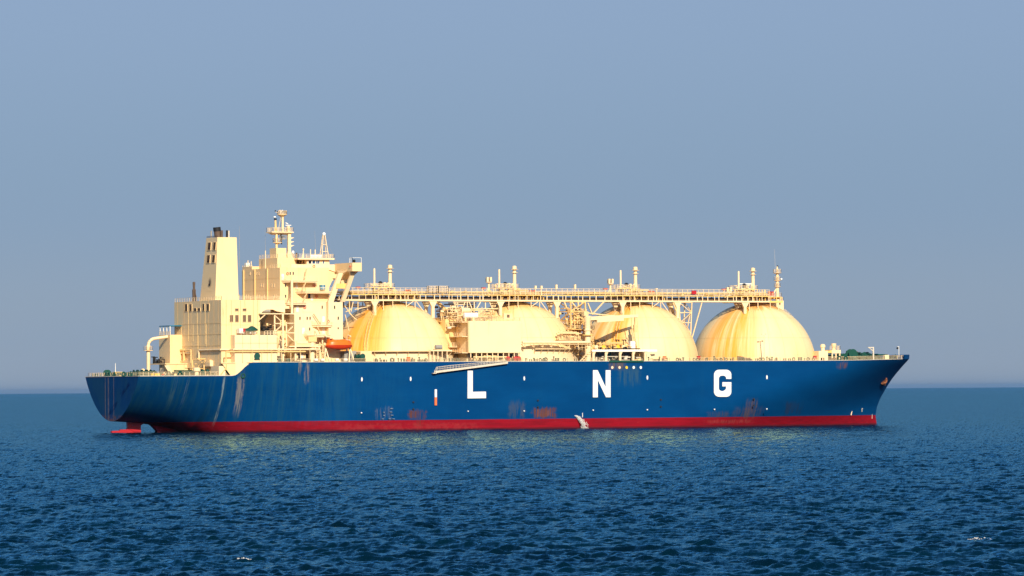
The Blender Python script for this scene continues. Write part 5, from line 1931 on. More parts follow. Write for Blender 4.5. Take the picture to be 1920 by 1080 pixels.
MB().path([(28.2, ay(312, 28.2, 26), zp1 + 0.1), (28.2, ay(345, 28.2, 26), zp1 + 0.1), (28.2, ay(345, 28.2, 26), zp1 - 3.5)], 0.42).build('pipe', M['pipe'], PP, smooth=40)
MB().path([(28.0, ay(358, 28.0, 26), zp1 - 4.0), (28.0, ay(358, 28.0, 26), zp1 + 0.05), (28.0, ay(300, 28.0, 26), zp1 + 0.05)], 0.2).build('pipe', M['cream_rusty'], PP, smooth=40)
mb = MB()
ya, yb = ay(327, 28.5, 26), ay(357, 28.5, 26)
mb.box(28.1, 28.68, yb, ya, zp1 - 1.0, zp1 - 0.4)
mb.build('wall_ledge', M['cream'], PP)

# ------------------------------------------------------------------ stern gear
def winch(name, X, Y, z, r, L, axis='y', mat='green', parent=SHIP):
    W = empty(name, parent)
    d = MB()
    p = [(r, 0), (r, 0.14), (r * 0.55, 0.15), (r * 0.55, L * 0.55), (r, L * 0.56), (r, L * 0.56 + 0.14), (r * 0.4, L * 0.6 + 0.16), (r * 0.4, L)]
    base = (X, Y - L / 2, z + r * 1.05) if axis == 'y' else (X - L / 2, Y, z + r * 1.05)
    d.lathe(p, base, 18, axis)
    d.build('drum', M[mat], W, smooth=30)
    f = MB()
    if axis == 'y':
        f.box(X - r * 0.9, X + r * 0.9, Y - L / 2 - 0.1, Y + L / 2 + 0.3, z, z + 0.25)
        f.box(X - r * 0.5, X + r * 0.5, Y + L * 0.2, Y + L * 0.5, z + 0.25, z + r * 1.7)
    else:
        f.box(X - L / 2 - 0.1, X + L / 2 + 0.3, Y - r * 0.9, Y + r * 0.9, z, z + 0.25)
        f.box(X + L * 0.2, X + L * 0.5, Y - r * 0.5, Y + r * 0.5, z + 0.25, z + r * 1.7)
    f.build('frame', M[mat], W)
    return W


def fairlead(X, Y, z, r=0.6, parent=SHIP, axis='y'):
    mb = MB()
    mb.torus((X, Y, z), r, r * 0.38, 14, 6, axis)
    return mb.build('fairlead', M['green'], parent, smooth=50)


def bollard(X, Y, z, s=1.0, mat='green'):
    mb = MB()
    mb.box(X - 0.8 * s, X + 0.8 * s, Y - 0.3 * s, Y + 0.3 * s, z, z + 0.12)
    for dx in (-0.45, 0.45):
        mb.lathe([(0.24 * s, 0.12), (0.24 * s, 0.85 * s), (0.31 * s, 0.9 * s), (0.31 * s, 1.0 * s), (0.05, 1.03 * s)], (X + dx * s, Y, z), 10)
    return mb.build('bollard', M[mat], SHIP, smooth=35)


def vent(X, Y, z, h=1.3, r=0.3, mat='green'):
    mb = MB()
    mb.lathe([(r * 0.55, 0), (r * 0.55, h - 0.35), (r, h - 0.3), (r, h - 0.08), (0.04, h)], (X, Y, z), 10)
    return mb.build('deck_vent', M[mat], SHIP, smooth=35)


def sx(px, Y, z=SDK + 0.6): return ax(px, Y, z)


X0 = 1.6
for px, r, L in ((200, 1.05, 2.4),):
    winch('mooring_winch', 2.6, ay(px, 2.6, SDK + 1), SDK, r, L, 'y')
for k, px in enumerate((256, 264, 272, 281)):
    winch('mooring_winch', 13.5, ay(px, 13.5, SDK + 1) , SDK, 1.05, 2.0, 'x')
winch('mooring_winch', 22.0, ay(376, 22, SDK + 1), SDK, 1.0, 2.4, 'x')
winch('mooring_winch', 21.0, ay(362, 21, SDK + 1), SDK, 0.9, 1.8, 'x')
winch('mooring_winch', 14.5, ay(288, 14.5, SDK + 1), SDK, 0.95, 1.6, 'x', 'black')
for px in (176, 186, 231, 246):
    X = 1.8
    bollard(X, ay(px, X, SDK), SDK, 1.0)
for yy in (5.0, 2.6, -1.6):
    fairlead(0.25, yy, SDK + 0.55, 0.62, SHIP, 'x')
for px in (338, 426, 232):
    Y = -20.9
    fairlead(sx(px, Y), Y, SDK + 0.6, 0.6)
p = hull_point(455.5, 704.5, 0.0)
fairlead(p.x, p.y - 0.05, p.z, 0.62, HULL)
for px in (310, 318, 352, 395, 402, 268, 244):
    bollard(sx(px, -19.5), -19.5, SDK, 0.9)
MB().box(5.5, 8.2, ay(219, 6.5, SDK) - 1.2, ay(219, 6.5, SDK) + 1.2, SDK, SDK + 1.5).build('stern_locker', M['yellowed'], SHIP)
y_ = ay(216.5, 6, SDK)
MB().tube((6, y_, SDK + 1.5), (6, y_, zx(681, 6, 216.5)), 0.11, 0.07, n=6).build('ensign_staff', M['white'], SHIP)
# vent post with a goose-neck into the port casing
xg = 18.5
y_ = ay(278, xg, 24)
zg0, zg1, zg2 = SDK, zx(648, xg, 278), zx(634, xg, 290)
VP = MB().lathe([(0.58, zg0), (0.58, zx(658, xg, 278)), (0.7, zx(657, xg, 278)), (0.7, zg1)], (xg, y_, 0), 16).build('goose_neck_vent', M['cream_clean'], SHIP, smooth=35)
ye = ay(298, 24.4, 28)
pts = [Vector((xg, y_, zg1 - 0.3))]
for k in range(1, 7):
    f = k / 6
    a = f * math.pi / 2
    pts.append(Vector((xg + 2.4 * (1 - math.cos(a)), y_ - 0.4 * (1 - math.cos(a)), zg1 + (zg2 - zg1) * math.sin(a))))
pts.append(Vector((24.6, 14.0, zg2 + 0.5)))
MB().path(pts, 0.5, 12).build('goose_neck', M['cream_clean'], VP, smooth=45)
z = zx(657.5, xg, 278)
MB().lathe([(0.6, z), (1.45, z), (1.45, z + 0.2), (0.6, z + 0.2)], (xg, y_, 0), 14).build('vent_platform', M['cream'], VP)
mb = MB()
mb.rail([(xg + 1.4 * math.cos(a), y_ + 1.4 * math.sin(a), z + 0.2) for a in np.linspace(0, 2 * math.pi, 9)[:-1]], 1.15, 1.1, 0.06, closed=True)
mb.build('railing', M['cream_clean'], VP)
MB().lathe([(0.9, 0), (0.9, 1.6), (0.55, 2.3), (0.1, 2.5)], (15.5, ay(268, 15.5, 19), SDK), 12).build('cowl_vent', M['cream'], SHIP, smooth=40)
pk = MB()
ya, yb = ay(300, 22.5, 23), ay(286, 22.5, 23)
clutter(pk, 22, 24.3, ya, yb, DK, DK + 2.6, 26, 950, 0.12, 0.4)
pk.build('deck_machinery', M['black'], SHIP)
# after ends of the main deck, overhanging the mooring deck
def shelter(x0, x1, y0, y1, name):
    S = MB().box(x0, x1, y0, y1, DK - 0.32, DK - 0.02).build(name, M['cream'], SHIP)
    MB().prism([(x0 + 0.4, DK - 0.33), (x1, DK - 0.33), (x1, SDK), (x0 + 3.2, SDK)], 'y', y0 + 0.2, y0 + 0.45).build('bracket_plate', M['cream'], S)
    return S


shelter(27.0, 31.78, -22.2, -17.9, 'deck_overhang')
ya, yb = ay(318, 22, 21), ay(285, 22, 21)
shelter(20.5, 28.6, ya, yb, 'deck_overhang')
MB().box(30.2, 37.0, -21.4, -21.2, SDK, DK - 0.1).build('break_bulkhead', M['cream'], SHIP)
X = ax(437.5, -21.45, 19)
MB().box(X - 0.35, X + 0.35, -21.47, -21.41, SDK + 0.4, SDK + 2.5).build('doorway', M['dark'], SHIP)
mb = MB()
x0 = ax(425, -22, 19)
for off in (0, 0.8):
    mb.bar((x0 - 2.2, -21.9 + off, SDK), (x0 + 1.2, -21.9 + off, DK), 0.16)
for k in range(8):
    f = k / 7
    mb.box(x0 - 2.2 + 3.4 * f - 0.12, x0 - 2.2 + 3.4 * f + 0.12, -21.85, -21.15, SDK + (DK - SDK) * f, SDK + (DK - SDK) * f + 0.06)
mb.build('stairway', M['pipe'], SHIP)
# pale inclined chute, boxes and a mushroom vent on the mooring deck
y_ = ay(334, 24.0, 19)
MB().prism([(21.2, SDK), (22.6, SDK), (20.4, SDK + 3.4), (19.0, SDK + 3.4)], 'y', y_ - 1.0, y_ + 1.2).build('sloping_chute', M['cream_clean'], SHIP)
for px0, px1, q0, q1, X, mt in ((380, 393.5, 676.5, 687, 27.6, 'cream_clean'), (395.5, 410.5, 686.5, 704, 26.5, 'cream_clean'), (337, 393, 676, 690, 28.0, 'cream'), (300, 308, 690, 703, 20, 'cream_clean')):
    y0, y1 = sorted((ay(px0, X, 20), ay(px1, X, 20)))
    z1_ = zx(q0, X, px0)
    z0_ = max(SDK, zx(q1, X, px0))
    MB().box(X, min(28.68, X + 2.2), y0, y1, z0_, z1_).build('deck_locker', M[mt], SHIP)
X = 20.5
y_ = ay(369, X, 19)
MB().lathe([(0.62, SDK), (0.62, SDK + 1.4), (1.15, SDK + 1.45), (1.15, SDK + 2.3), (0.95, SDK + 2.5), (0.1, SDK + 2.55)], (X, y_, 0), 16).build('mushroom_vent', M['cream_clean'], SHIP, smooth=40)
pk = MB()
clutter(pk, 20, 27, -15, 6, SDK, SDK + 1.7, 70, 970, 0.1, 0.35)
pk.build('deck_fittings', M['green'], SHIP)
pk = MB()
clutter(pk, 3, 16, -16, 14, SDK, SDK + 1.3, 80, 971, 0.1, 0.3)
pk.build('deck_fittings', M['green'], SHIP)
pk = MB()
clutter(pk, 24, 28.4, -15, 2, SDK + 0.2, SDK + 5.5, 26, 972, 0.1, 0.3)
pk.build('pipework', M['pipe'], SHIP)
for px in (290, 286, 296):
    X = sx(px, -18.5)
    MB().box(X - 0.5, X + 0.5, -18.9, -18.1, SDK, SDK + 0.75).build('rope_bin', M['spot_yellow'], SHIP)

# ------------------------------------------------------------------ main deck fittings along the side
def dx_(px, Y): return ax(px, Y, DK + 0.5)


winch('mooring_winch', dx_(479, -20.5), -20.6, DK + 0.9, 1.0, 2.6, 'y')
MB().box(dx_(470, -20.5), dx_(483, -20.5), -21.1, -19.6, DK, DK + 0.9).build('winch_base', M['green'], SHIP)
for px in (524.5, 540.5): winch('hose_winch', dx_(px, -21.3), -21.3, DK, 0.62, 0.9, 'y')
winch('mooring_winch', dx_(677, -20.8), -20.8, DK + 0.9, 0.85, 2.6, 'y')
winch('mooring_winch', dx_(671, -20.8), -20.8, DK + 0.9, 0.8, 1.8, 'x')
MB().rail([(dx_(664, -22), -22, DK), (dx_(685, -22), -22, DK)], 1.25, 0.9, 0.07).build('railing', M['green'], SHIP)
for px in (735, 1023 / 1.0):
    fairlead(dx_(px, -22.3), -22.3, DK + 0.62, 0.55)
for px in (1270, 1425, 1515, 1013): fairlead(dx_(px, -22.3), -22.3, DK + 0.5, 0.45)
for px in (705, 773, 786, 986, 1001, 1216, 1326, 1339, 1358, 1438, 1442): vent(dx_(px, -22.2), -22.2, DK, random.uniform(1.0, 1.6), 0.32)
for px in (717, 723, 793, 1226, 1232, 1344, 1352, 1372, 1395, 1455, 995, 1480): bollard(dx_(px, -22.1), -22.1, DK, 0.75, random.choice(('green', 'green', 'black')))
for px in (766, 1246, 1310, 1528): MB().box(dx_(px, -21.9) - 0.5, dx_(px, -21.9) + 0.5, -22.2, -21.5, DK + (0.6 if px > 800 else 0.2), DK + 1.6).build('hydrant_box', M['red'] if px > 1300 else M['buoy'], SHIP)
rg = random.Random(21)
for x_ in np.arange(76, 243, 2.7):
    if 112 < x_ < 133 or 150 < x_ < 179: continue
    xx = x_ + rg.uniform(-1.1, 1.1)
    k = rg.random()
    yy = -half_breadth(xx, DK - 0.1) + rg.uniform(0.6, 1.6)
    if k < 0.42: vent(xx, yy, DK, rg.uniform(0.8, 1.7), rg.uniform(0.28, 0.42), rg.choice(('green', 'green', 'green', 'soot', 'rust')))
    elif k < 0.75: bollard(xx, yy, DK, rg.uniform(0.8, 1.1), rg.choice(('green', 'green', 'black')))
    else: fairlead(xx, yy, DK + 0.5, rg.uniform(0.4, 0.5))
# dark low frame by the foremost cover
x0, x1 = dx_(1383, -21.5), dx_(1410, -21.5)
mb = MB()
mb.prism([(x0, DK), (x1, DK), (x1, DK + 0.5), (x0 + 1.5, DK + 1.4), (x0, DK + 1.5)], 'y', -21.8, -21.2)
mb.build('stowed_gangway', M['soot'], SHIP)
for px, py in ((1433, 627), ):
    X = ax(px, -21.8, 26)
    zt_ = az(py, -21.8, px)
    LP = MB().tube((X, -21.8, DK), (X, -21.8, zt_), 0.17, 0.12, n=8).build('lamp_post', M['cream_clean'], SHIP, smooth=40)
    mb = MB()
    mb.bar((X - 0.8, -21.8, zt_), (X + 0.8, -21.8, zt_), 0.14)
    for s in (-0.75, 0.75): mb.box(X + s - 0.25, X + s + 0.25, -22.1, -21.7, zt_ - 0.1, zt_ + 0.25)
    mb.build('lamp_head', M['pale_metal'], LP)
# grey lamp drum and stand by the first cover
X, Z = at(818, 651, -21.6)
mb = MB()
mb.lathe([(0.1, 0), (0.72, 0.1), (0.72, 2.2), (0.1, 2.3)], (X - 0.4, -21.6, Z), 14, 'x')
mb.build('hose_drum', M['grey'], SHIP, smooth=40)
mb = MB()
xa, xb = ax(806, -21.6, 25), ax(846, -21.6, 25)
mb.box(xa, xb, -22.2, -20.4, Z - 1.25, Z - 0.85)
for px in (806, 813, 821, 829, 838): mb.bar((ax(px, -22, 24), -22, DK), (ax(px, -22, 24), -22, Z - 1.25), 0.24)
mb.build('service_platform', M['cream_clean'], SHIP)
MB().box(ax(676, -20.9, 24), ax(697, -20.9, 24), -20.9, -16, DK, az(659, -20.9, 690)).build('deck_house', M['cream'], SHIP)
# house before the first cover: enclosed passage from the accommodation
MB().box(xF - 0.01 + 0.02, ax(668, -19, 24), -19, -13, DK, az(658, -19, 655)).build('boat_deck_house', M['grey'], SHIP)
# braces and pipes between the accommodation and the first cover
mb = MB()
for (pa, qa, pb, qb) in ((646, 573, 660, 592), (655, 565, 655, 588), (662, 566, 658, 584), (671, 566, 671, 582), (647, 590, 654, 620), (656, 588, 669, 600), (648, 585, 660, 578), (665, 580, 690, 575)):
    x0, z0 = at(pa, qa, -10)
    x1, z1 = at(pb, qb, -10)
    mb.bar((x0, -10, z0), (x1, -10, z1), 0.24)
mb.build('passage_brace', M['cream'], SHIP)
pk = MB()
clutter(pk, 72, 83, -9, -3, 38.5, 41, 30, 640, 0.1, 0.3)
pk.build('pipework', M['soot'], SHIP)

# ------------------------------------------------------------------ foremast and bow gear
FM = empty('foremast', SHIP)
X0, X1 = ax(1455, -2, 40), ax(1469.3, -2, 40)
zt_ = az(563.5, -2, 1462)
MB().box(X0, X1, -2, 2, 34, zt_).build('mast_base', M['cream_clean'], FM)
win(FM, 'y', 1462, 569, -2, 0.5, 0.9, 'dark')
xm = ax(1457.5, 0, 46)
MB().tube((xm, 0, zt_), (xm, 0, az(540, 0, 1457)), 0.62, 0.55, n=10).build('mast_tube', M['cream_clean'], FM, smooth=40)
MB().tube((xm, 0, az(540, 0, 1457)), (xm, 0, az(512, 0, 1457)), 0.5, n=10).build('mast_tube', M['cream_clean'], FM, smooth=40)
x0, z0 = at(1443, 562, 0)
x1, z1 = at(1455, 542, 0)
MB().bar((x0, 0, z0), (x1, 0, z1), 0.34).build('mast_stay', M['cream_clean'], FM)
MB().box(ax(1440, -1, 41), X0 - 0.02, -2.2, 2, 38.6, az(564.5, -1, 1448)).build('mast_step', M['cream'], FM)
for q, r in ((512, 1.45), (526, 1.15), (538, 1.1)):
    z = az(q, 0, 1457)
    mb = MB()
    mb.lathe([(0.3, -0.3), (r, 0), (r, 0.15), (0.3, 0.18)], (xm, 0, z), 12)
    mb.rail([(xm + r * math.cos(a), r * math.sin(a), z + 0.15) for a in np.linspace(0, 2 * math.pi, 7)[:-1]], 1.1, 1.0, 0.05, closed=True)
    if q == 512: mb.lathe([(0.32, 0), (0.32, 1.5), (0.15, 2.2)], (xm, 0, z), 10)
    if q == 539: mb.lathe([(0.5, 0.2), (0.55, 1.4), (0.3, 1.7)], (xm, 0, z), 10)
    mb.build('lamp_platform', M['cream_clean'], FM)
X, Z = at(1465, 523.5, -0.8)
MB().ball((X, -0.8, Z), 0.4, 12).build('radome', M['letter'], FM, smooth=60)
X, Z = at(1458, 499, 0)
MB().lathe([(0.05, -0.8), (0.2, -0.5), (0.2, 0.1), (0.05, 0.3)], (X, 0, Z), 8).build('mast_lamp', M['black'], FM)
x0, z0 = at(1453.6, 503, 0)
x1, z1 = at(1452, 468, 0)
MB().tube((x0, 0, z0), (x1, 0, z1), 0.04, 0.025, n=4).build('whip_aerial', M['pale_metal'], FM)
MB().rail([(X0 + 0.1, -1.9, zt_), (X1 - 0.1, -1.9, zt_), (X1 - 0.1, 1.9, zt_)], 1.1, 1.0, 0.05).build('railing', M['cream_clean'], FM)
xq, zq = ax(1469.5, -1, 38), 36
mb = MB()
rp = []
for e in (58, 54, 50, 46):
    rp.append((TX[3] + (TR + 0.05) * math.cos(R(e)), -2.0, TZ + (TR + 0.05) * math.sin(R(e)) - 0.2))
mb.rail(rp, 1.1, 1.2, 0.05)
mb.build('railing', M['cream_clean'], FM)

BD = 21.5
def bx_(px, Y, z=23.0): return ax(px, Y, z)


FH = MB().box(bx_(1535, -17), bx_(1552.3, -17), -17, -10, BD - 0.2, az(658, -17, 1543)).build('bosun_store', M['cream_clean'], SHIP)
zh = az(658, -17, 1543)
MB().lathe([(0.62, 0), (0.62, 1.1), (0.85, 1.2), (0.85, 1.9), (0.5, 2.25), (0.1, 2.3)], (bx_(1543, -15), -15, zh), 14).build('mushroom_vent', M['cream_clean'], FH, smooth=40)
x0, x1 = bx_(1558, -14), bx_(1575, -14)
zf0, zf1 = az(662.5, -14, 1565), az(656, -14, 1565)
F2 = MB().box(x0, x1, -14.5, -9, zf0, zf1).build('vent_deck', M['cream_clean'], SHIP)
mb = MB()
for x in (x0 + 0.3, (x0 + x1) / 2, x1 - 0.3): mb.bar((x, -14.2, BD), (x, -14.2, zf0), 0.4)
mb.build('stanchion', M['cream_clean'], F2)
MB().hexa([(bx_(1549, -14.2), -14.4, zf0 + 0.1), (x0 - 0.01, -14.4, zf0 + 0.2), (x0 - 0.01, -10, zf0 + 0.2), (bx_(1549, -14.2), -10, zf0 + 0.1)],
          [(bx_(1549, -14.2), -14.4, zf0 + 0.6), (x0 - 0.01, -14.4, zf1 - 0.1), (x0 - 0.01, -10, zf1 - 0.1), (bx_(1549, -14.2), -10, zf0 + 0.6)]).build('connecting_duct', M['yellowed'], F2)
MB().lathe([(0.55, 0), (0.6, 1.0), (0.85, 1.3), (0.85, 2.1), (0.1, 2.2)], (bx_(1563.5, -13), -13, zf1), 14).build('mushroom_vent', M['cream_clean'], F2, smooth=40)
MB().rail([(bx_(1567, -14.3), -14.3, zf1), (x1 - 0.1, -14.3, zf1), (x1 - 0.1, -9.5, zf1)], 1.3, 0.9, 0.055).build('railing', M['cream_clean'], F2)
MB().rail([(bx_(1556.5, -14.3), -14.3, zf1), (bx_(1560, -14.3), -14.3, zf1)], 1.3, 0.9, 0.055).build('railing', M['cream_clean'], F2)
winch('windlass', bx_(1595, -12), -12.0, BD + 0.3, 1.65, 3.2, 'y')
winch('windlass', bx_(1582, -11), -11.0, BD, 1.1, 2.6, 'y')
winch('mooring_winch', bx_(1612, -10), -10.0, BD + 0.3, 1.05, 3.0, 'x', 'green')
winch('mooring_winch', bx_(1622, -8), -8.0, BD + 0.4, 1.15, 2.8, 'y', 'green')
winch('mooring_winch', bx_(1606, -6), -6.0, BD + 0.5, 1.2, 2.8, 'x', 'rust')
winch('mooring_winch', bx_(1630, -6), -6.0, BD + 0.4, 0.95, 2.4, 'x', 'green')
pk = MB()
clutter(pk, bx_(1576, -12), bx_(1640, -8), -13, 2, BD, BD + 2.4, 130, 501, 0.12, 0.4)
pk.build('deck_fittings', M['green'], SHIP)
pk = MB()
clutter(pk, bx_(1640, -6), bx_(1680, -4), -6, 3, BD + 0.2, BD + 2.0, 50, 502, 0.12, 0.3)
pk.build('deck_fittings', M['green'], SHIP)
pk = MB()
clutter(pk, bx_(1552, -16), bx_(1575, -16), -17, -12, BD, BD + 1.6, 18, 503, 0.12, 0.35)
pk.build('deck_fittings', M['soot'], SHIP)
X = bx_(1637.5, -12.5)
DV = MB().tube((X, -12.5, BD - 0.1), (X, -12.5, az(650.5, -12.5, 1637)), 0.3, 0.26, n=8).build('stores_davit', M['pale_metal'], SHIP, smooth=40)
xj, zj = at(1627.5, 651.5, -12.5)
mb = MB()
mb.bar((X, -12.5, zj), (xj, -12.5, zj), 0.3)
mb.bar((X, -12.5, zj - 1.3), (xj + 0.3, -12.5, zj), 0.24)
mb.build('arm', M['pale_metal'], DV)
x0, x1 = bx_(1657, -9), bx_(1665, -9)
MB().box(x0, x1, -9.6, -8.4, BD, az(665.5, -9, 1661)).build('deck_locker', M['cream_clean'], SHIP)
X = bx_(1685.5, 0, 24)
JS = MB().tube((X, 0, 22.5), (X, 0, az(649.5, 0, 1685)), 0.1, n=6).build('bow_staff', M['white'], SHIP)
MB().bar((X, 0, az(649.8, 0, 1685)), (X - 0.6, 0, az(649.8, 0, 1685)), 0.14).build('arm', M['white'], JS)
for px in (1586, 1608, 1645, 1652, 1672): bollard(bx_(px, -14 + (px - 1586) * 0.09, BD), -14 + (px - 1586) * 0.09, BD, 1.0, 'green')
for px in (1574, 1586): 
    p = hull_point(px, 680)
    fairlead(p.x, -half_breadth(p.x, BD) + 0.2, BD + 0.55, 0.6)

# ------------------------------------------------------------------ separate things
# anchor ball
X, Z = at(1682.7, 652.8, 0)
AB = MB().ball((X, 0, Z), 0.36, 14).build('anchor_ball', M['black'], None, smooth=60)
tag(AB, 'black anchor ball hoisted on the thin staff at the bow', 'signal ball')


# anchor in its hawse
def anchor():
    p = hull_point(1657, 716, 0.0)
    A = empty('anchor', None, p)
    tag(A, 'rusty brown anchor hanging at the hawse high on the blue bow', 'anchor')
    n_ = (hull_point(1657, 712) - hull_point(1657, 720))
    up = n_.normalized()
    fwd = (hull_point(1660, 716) - hull_point(1654, 716)).normalized()
    out = up.cross(fwd)
    if out.y > 0: out = -out
    def W(a, b, c): return fwd * a + up * b + out * c
    d = (fwd * 0.55 + up * 0.85).normalized()
    s = fwd * 0.85 - up * 0.55
    mb = MB()
    mb.tube(out * 0.5 - d * 0.6, out * 0.45 + d * 1.9, 0.32, 0.24, n=8)
    mb.build('shank', M['rust'], A)
    mb = MB()
    c0 = out * 0.55 - d * 0.7
    mb.tube(c0 - s * 1.35, c0 + s * 1.35, 0.42, n=8)
    mb.build('crown', M['rust'], A)
    for q in (-1.15, 1.15):
        mb = MB()
        b0 = c0 + s * q
        mb.tube(b0, b0 + d * 1.0 + out * 0.2 + s * q * 0.15, 0.42, 0.1, n=6)
        mb.build('fluke', M['rust'], A)
    mb = MB()
    mb.torus((0, 0, 0), 0.85, 0.28, 16, 6, 'y')
    o = mb.build('hawse_pipe', M['rust'], HULL, smooth=50)
    o.location = p + up * 1.2 + fwd * 0.8 - out * 0.05
    return A


anchor()
for px, py, mt in ((1596, 774, 'pinkish'), (1616, 767, 'pale_metal'), (1635, 780, 'pale_metal')):
    p = hull_point(px, py, 0.02)
    mb = MB()
    if px == 1596:
        mb.bar((-0.1, 0, -0.8), (0.25, 0, 0.8), 0.3)
    else:
        mb.bar((0, 0, -0.9), (0, 0, 0.9), 0.14)
        if px == 1616: mb.bar((-0.35, 0, 0), (0.35, 0, 0.2), 0.14)
    o = mb.build('bow_mark', M[mt], HULL)
    o.location = p


# lifeboats
def loft(sections, name, mat, parent, smooth=50, close=True):
    mb = MB()
    n = len(sections[0])
    vs = [v for s in sections for v in s]
    fs = []
    for i in range(len(sections) - 1):
        for j in range(n):
            k = (j + 1) % n
            fs.append((i * n + j, i * n + k, (i + 1) * n + k, (i + 1) * n + j))
    fs.append(tuple(range(n))[::-1])
    fs.append(tuple((len(sections) - 1) * n + j for j in range(n)))
    mb.add(vs, fs)
    o = mb.build(name, mat, parent, smooth=smooth)
    bm = bmesh.new()
    bm.from_mesh(o.data)
    bmesh.ops.recalc_face_normals(bm, faces=bm.faces)
    bm.to_mesh(o.data)
    bm.free()
    return o


def lifeboat(loc, label):
    L = empty('lifeboat', None, loc)
    tag(L, label, 'lifeboat', None)
    hs, cs = [], []
    for i in range(15):
        f = i / 14
        x = -4.5 + 9.0 * f
        e = max(0.02, 1 - abs(2 * f - 1) ** 3.2)
        b = 1.55 * e ** 0.6
        kz = -1.45 + 0.9 * abs(2 * f - 1) ** 2.6
        sec = []
        for a in np.linspace(math.pi, 2 * math.pi, 11):
            sec.append((x, b * math.cos(a), kz * abs(math.sin(a)) ** 0.8))
        hs.append(sec)
        xs = x * 0.985
        h = 1.85 * max(0.05, 1 - abs(2 * f - 1.02) ** 5.5) ** 0.8
        sec = []
        for a in np.linspace(0, math.pi, 11):
            sec.append((xs, (b * 1.04) * (abs(math.cos(a)) ** 0.75) * (1 if math.cos(a) >= 0 else -1), 0.02 + h * abs(math.sin(a)) ** 0.7))
        cs.append(sec)
    loft(hs, 'boat_hull', M['orange_red'], L)
    loft(cs, 'canopy', M['orange'], L)
    mb = MB()
    for sg in (-1, 1):
        pr = None
        for i in range(13):
            f = (i + 1) / 14
            x = -4.5 + 9.0 * f
            e = max(0.02, 1 - abs(2 * f - 1) ** 3.2)
            p = Vector((x, sg * (1.55 * e ** 0.6 + 0.08), 0.0))
            if pr: mb.bar(pr, p, 0.14)
            pr = p
    mb.build('rubbing_strake', M['orange_red'], L)
    mb = MB()
    mb.prism([(-3.9, 1.0), (-2.3, 1.2), (-2.4, 2.1), (-3.7, 2.0)], 'y', -0.75, 0.75)
    T = mb.build('steering_hood', M['orange'], L)
    for yy in (-0.78, 0.75):
        MB().box(-3.5, -2.7, yy, yy + 0.03, 1.55, 1.9).build('hood_window', M['dark'], T)
    MB().box(-1.2, -0.4, -0.4, 0.4, 1.5, 1.85).build('roof_hatch', M['black'], L)
    for x in (0.4, 1.6, 2.8):
        MB().lathe([(0.2, -0.03), (0.2, 0.03)], (x, -1.22, 0.98), 10, 'y').build('porthole', M['dark'], L)
    mb = MB()
    mb.path([(-2.0, -0.9, 1.7), (3.4, -0.85, 1.62)], 0.045, 6)
    mb.build('grab_rail', M['white'], L)
    for x in (-3.6, 3.7):
        MB().box(x - 0.14, x + 0.14, -0.14, 0.14, 1.0, 1.75).build('lifting_hook', M['grey'], L)
    return L


X, Z = at(635.5, 648.0, -21.2)
lifeboat((X, -21.2, Z + 0.1), 'orange enclosed lifeboat hanging in davits below the white accommodation block')
# its davits
for px in (607, 653):
    D = empty('lifeboat_davit', SHIP)
    X2 = ax(px + 2, -20.2, 26)
    mb = MB()
    mb.bar((X2 - 0.9, -21.8, DK), (X2 + 0.1, -20.3, Z - 0.4), 0.32)
    mb.bar((X2 + 0.9, -21.8, DK), (X2 + 0.1, -20.3, Z - 0.4), 0.32)
    mb.bar((X2, -18.4, DK), (X2, -18.4, Z + 2.2), 0.4)
    mb.build('davit_frame', M['cream_clean'], D)
    mb = MB()
    mb.path([(X2, -18.4, Z + 2.0), (X2, -19.6, Z + 3.2), (X2, -21.2, Z + 2.9)], 0.22, 8)
    mb.build('davit_arm', M['cream_clean'], D)
    MB().tube((X2, -21.2, Z + 2.9), (X2, -21.2, Z + 1.7), 0.05, n=5).build('fall', M['grey'], D)
pk = MB()
clutter(pk, ax(588, -19.5, 26), ax(612, -19.5, 26), -21.5, -17.5, DK, DK + 6, 46, 660, 0.08, 0.22)
pk.build('davit_gear', M['cream'], SHIP)
for px in (631.5, 647.5, 592, 604):
    X2 = ax(px, -21.5, 22)
    MB().lathe([(0.1, -0.62), (0.42, -0.55), (0.42, 0.55), (0.1, 0.62)], (X2, -21.6, DK + 0.7), 12, 'x').build('life_raft_canister', M['white'], SHIP, smooth=40)
# thick post and the small crane on it, beside the boat
xk = ax(585, -20, 25)
KC = empty('provision_crane', SHIP)
MB().lathe([(0.85, DK), (0.8, 24.8), (1.15, 24.9), (1.15, 25.4), (0.8, 25.5), (0.8, 27.6)], (xk, -20, 0), 14).build('pedestal', M['cream_clean'], KC, smooth=35)
x0, z0 = at(556, 640.5, -20)
x1, z1 = at(590, 639, -20)
MB().box(x0, x1, -20.5, -19.5, z1 - 0.9, z1 - 0.1).build('jib', M['cream_clean'], KC)
MB().box(xk - 1.6, xk + 1.2, -21, -19, 27.6, 29.2).build('crane_body', M['cream_rusty'], KC)
mb = MB()
mb.box(ax(541, -20.5, 25), ax(600, -20.5, 25), -21.2, -16.3, az(650.5, -20.5, 560), az(648.5, -20.5, 560))
mb.build('promenade_deck', M['cream_clean'], SHIP)
MB().box(ax(547, -18.4, 25), ax(580, -18.4, 25), -20.3, -16.22, az(648.4, -20, 560), az(638.5, -20, 560)).build('deck_house', M['cream'], SHIP)

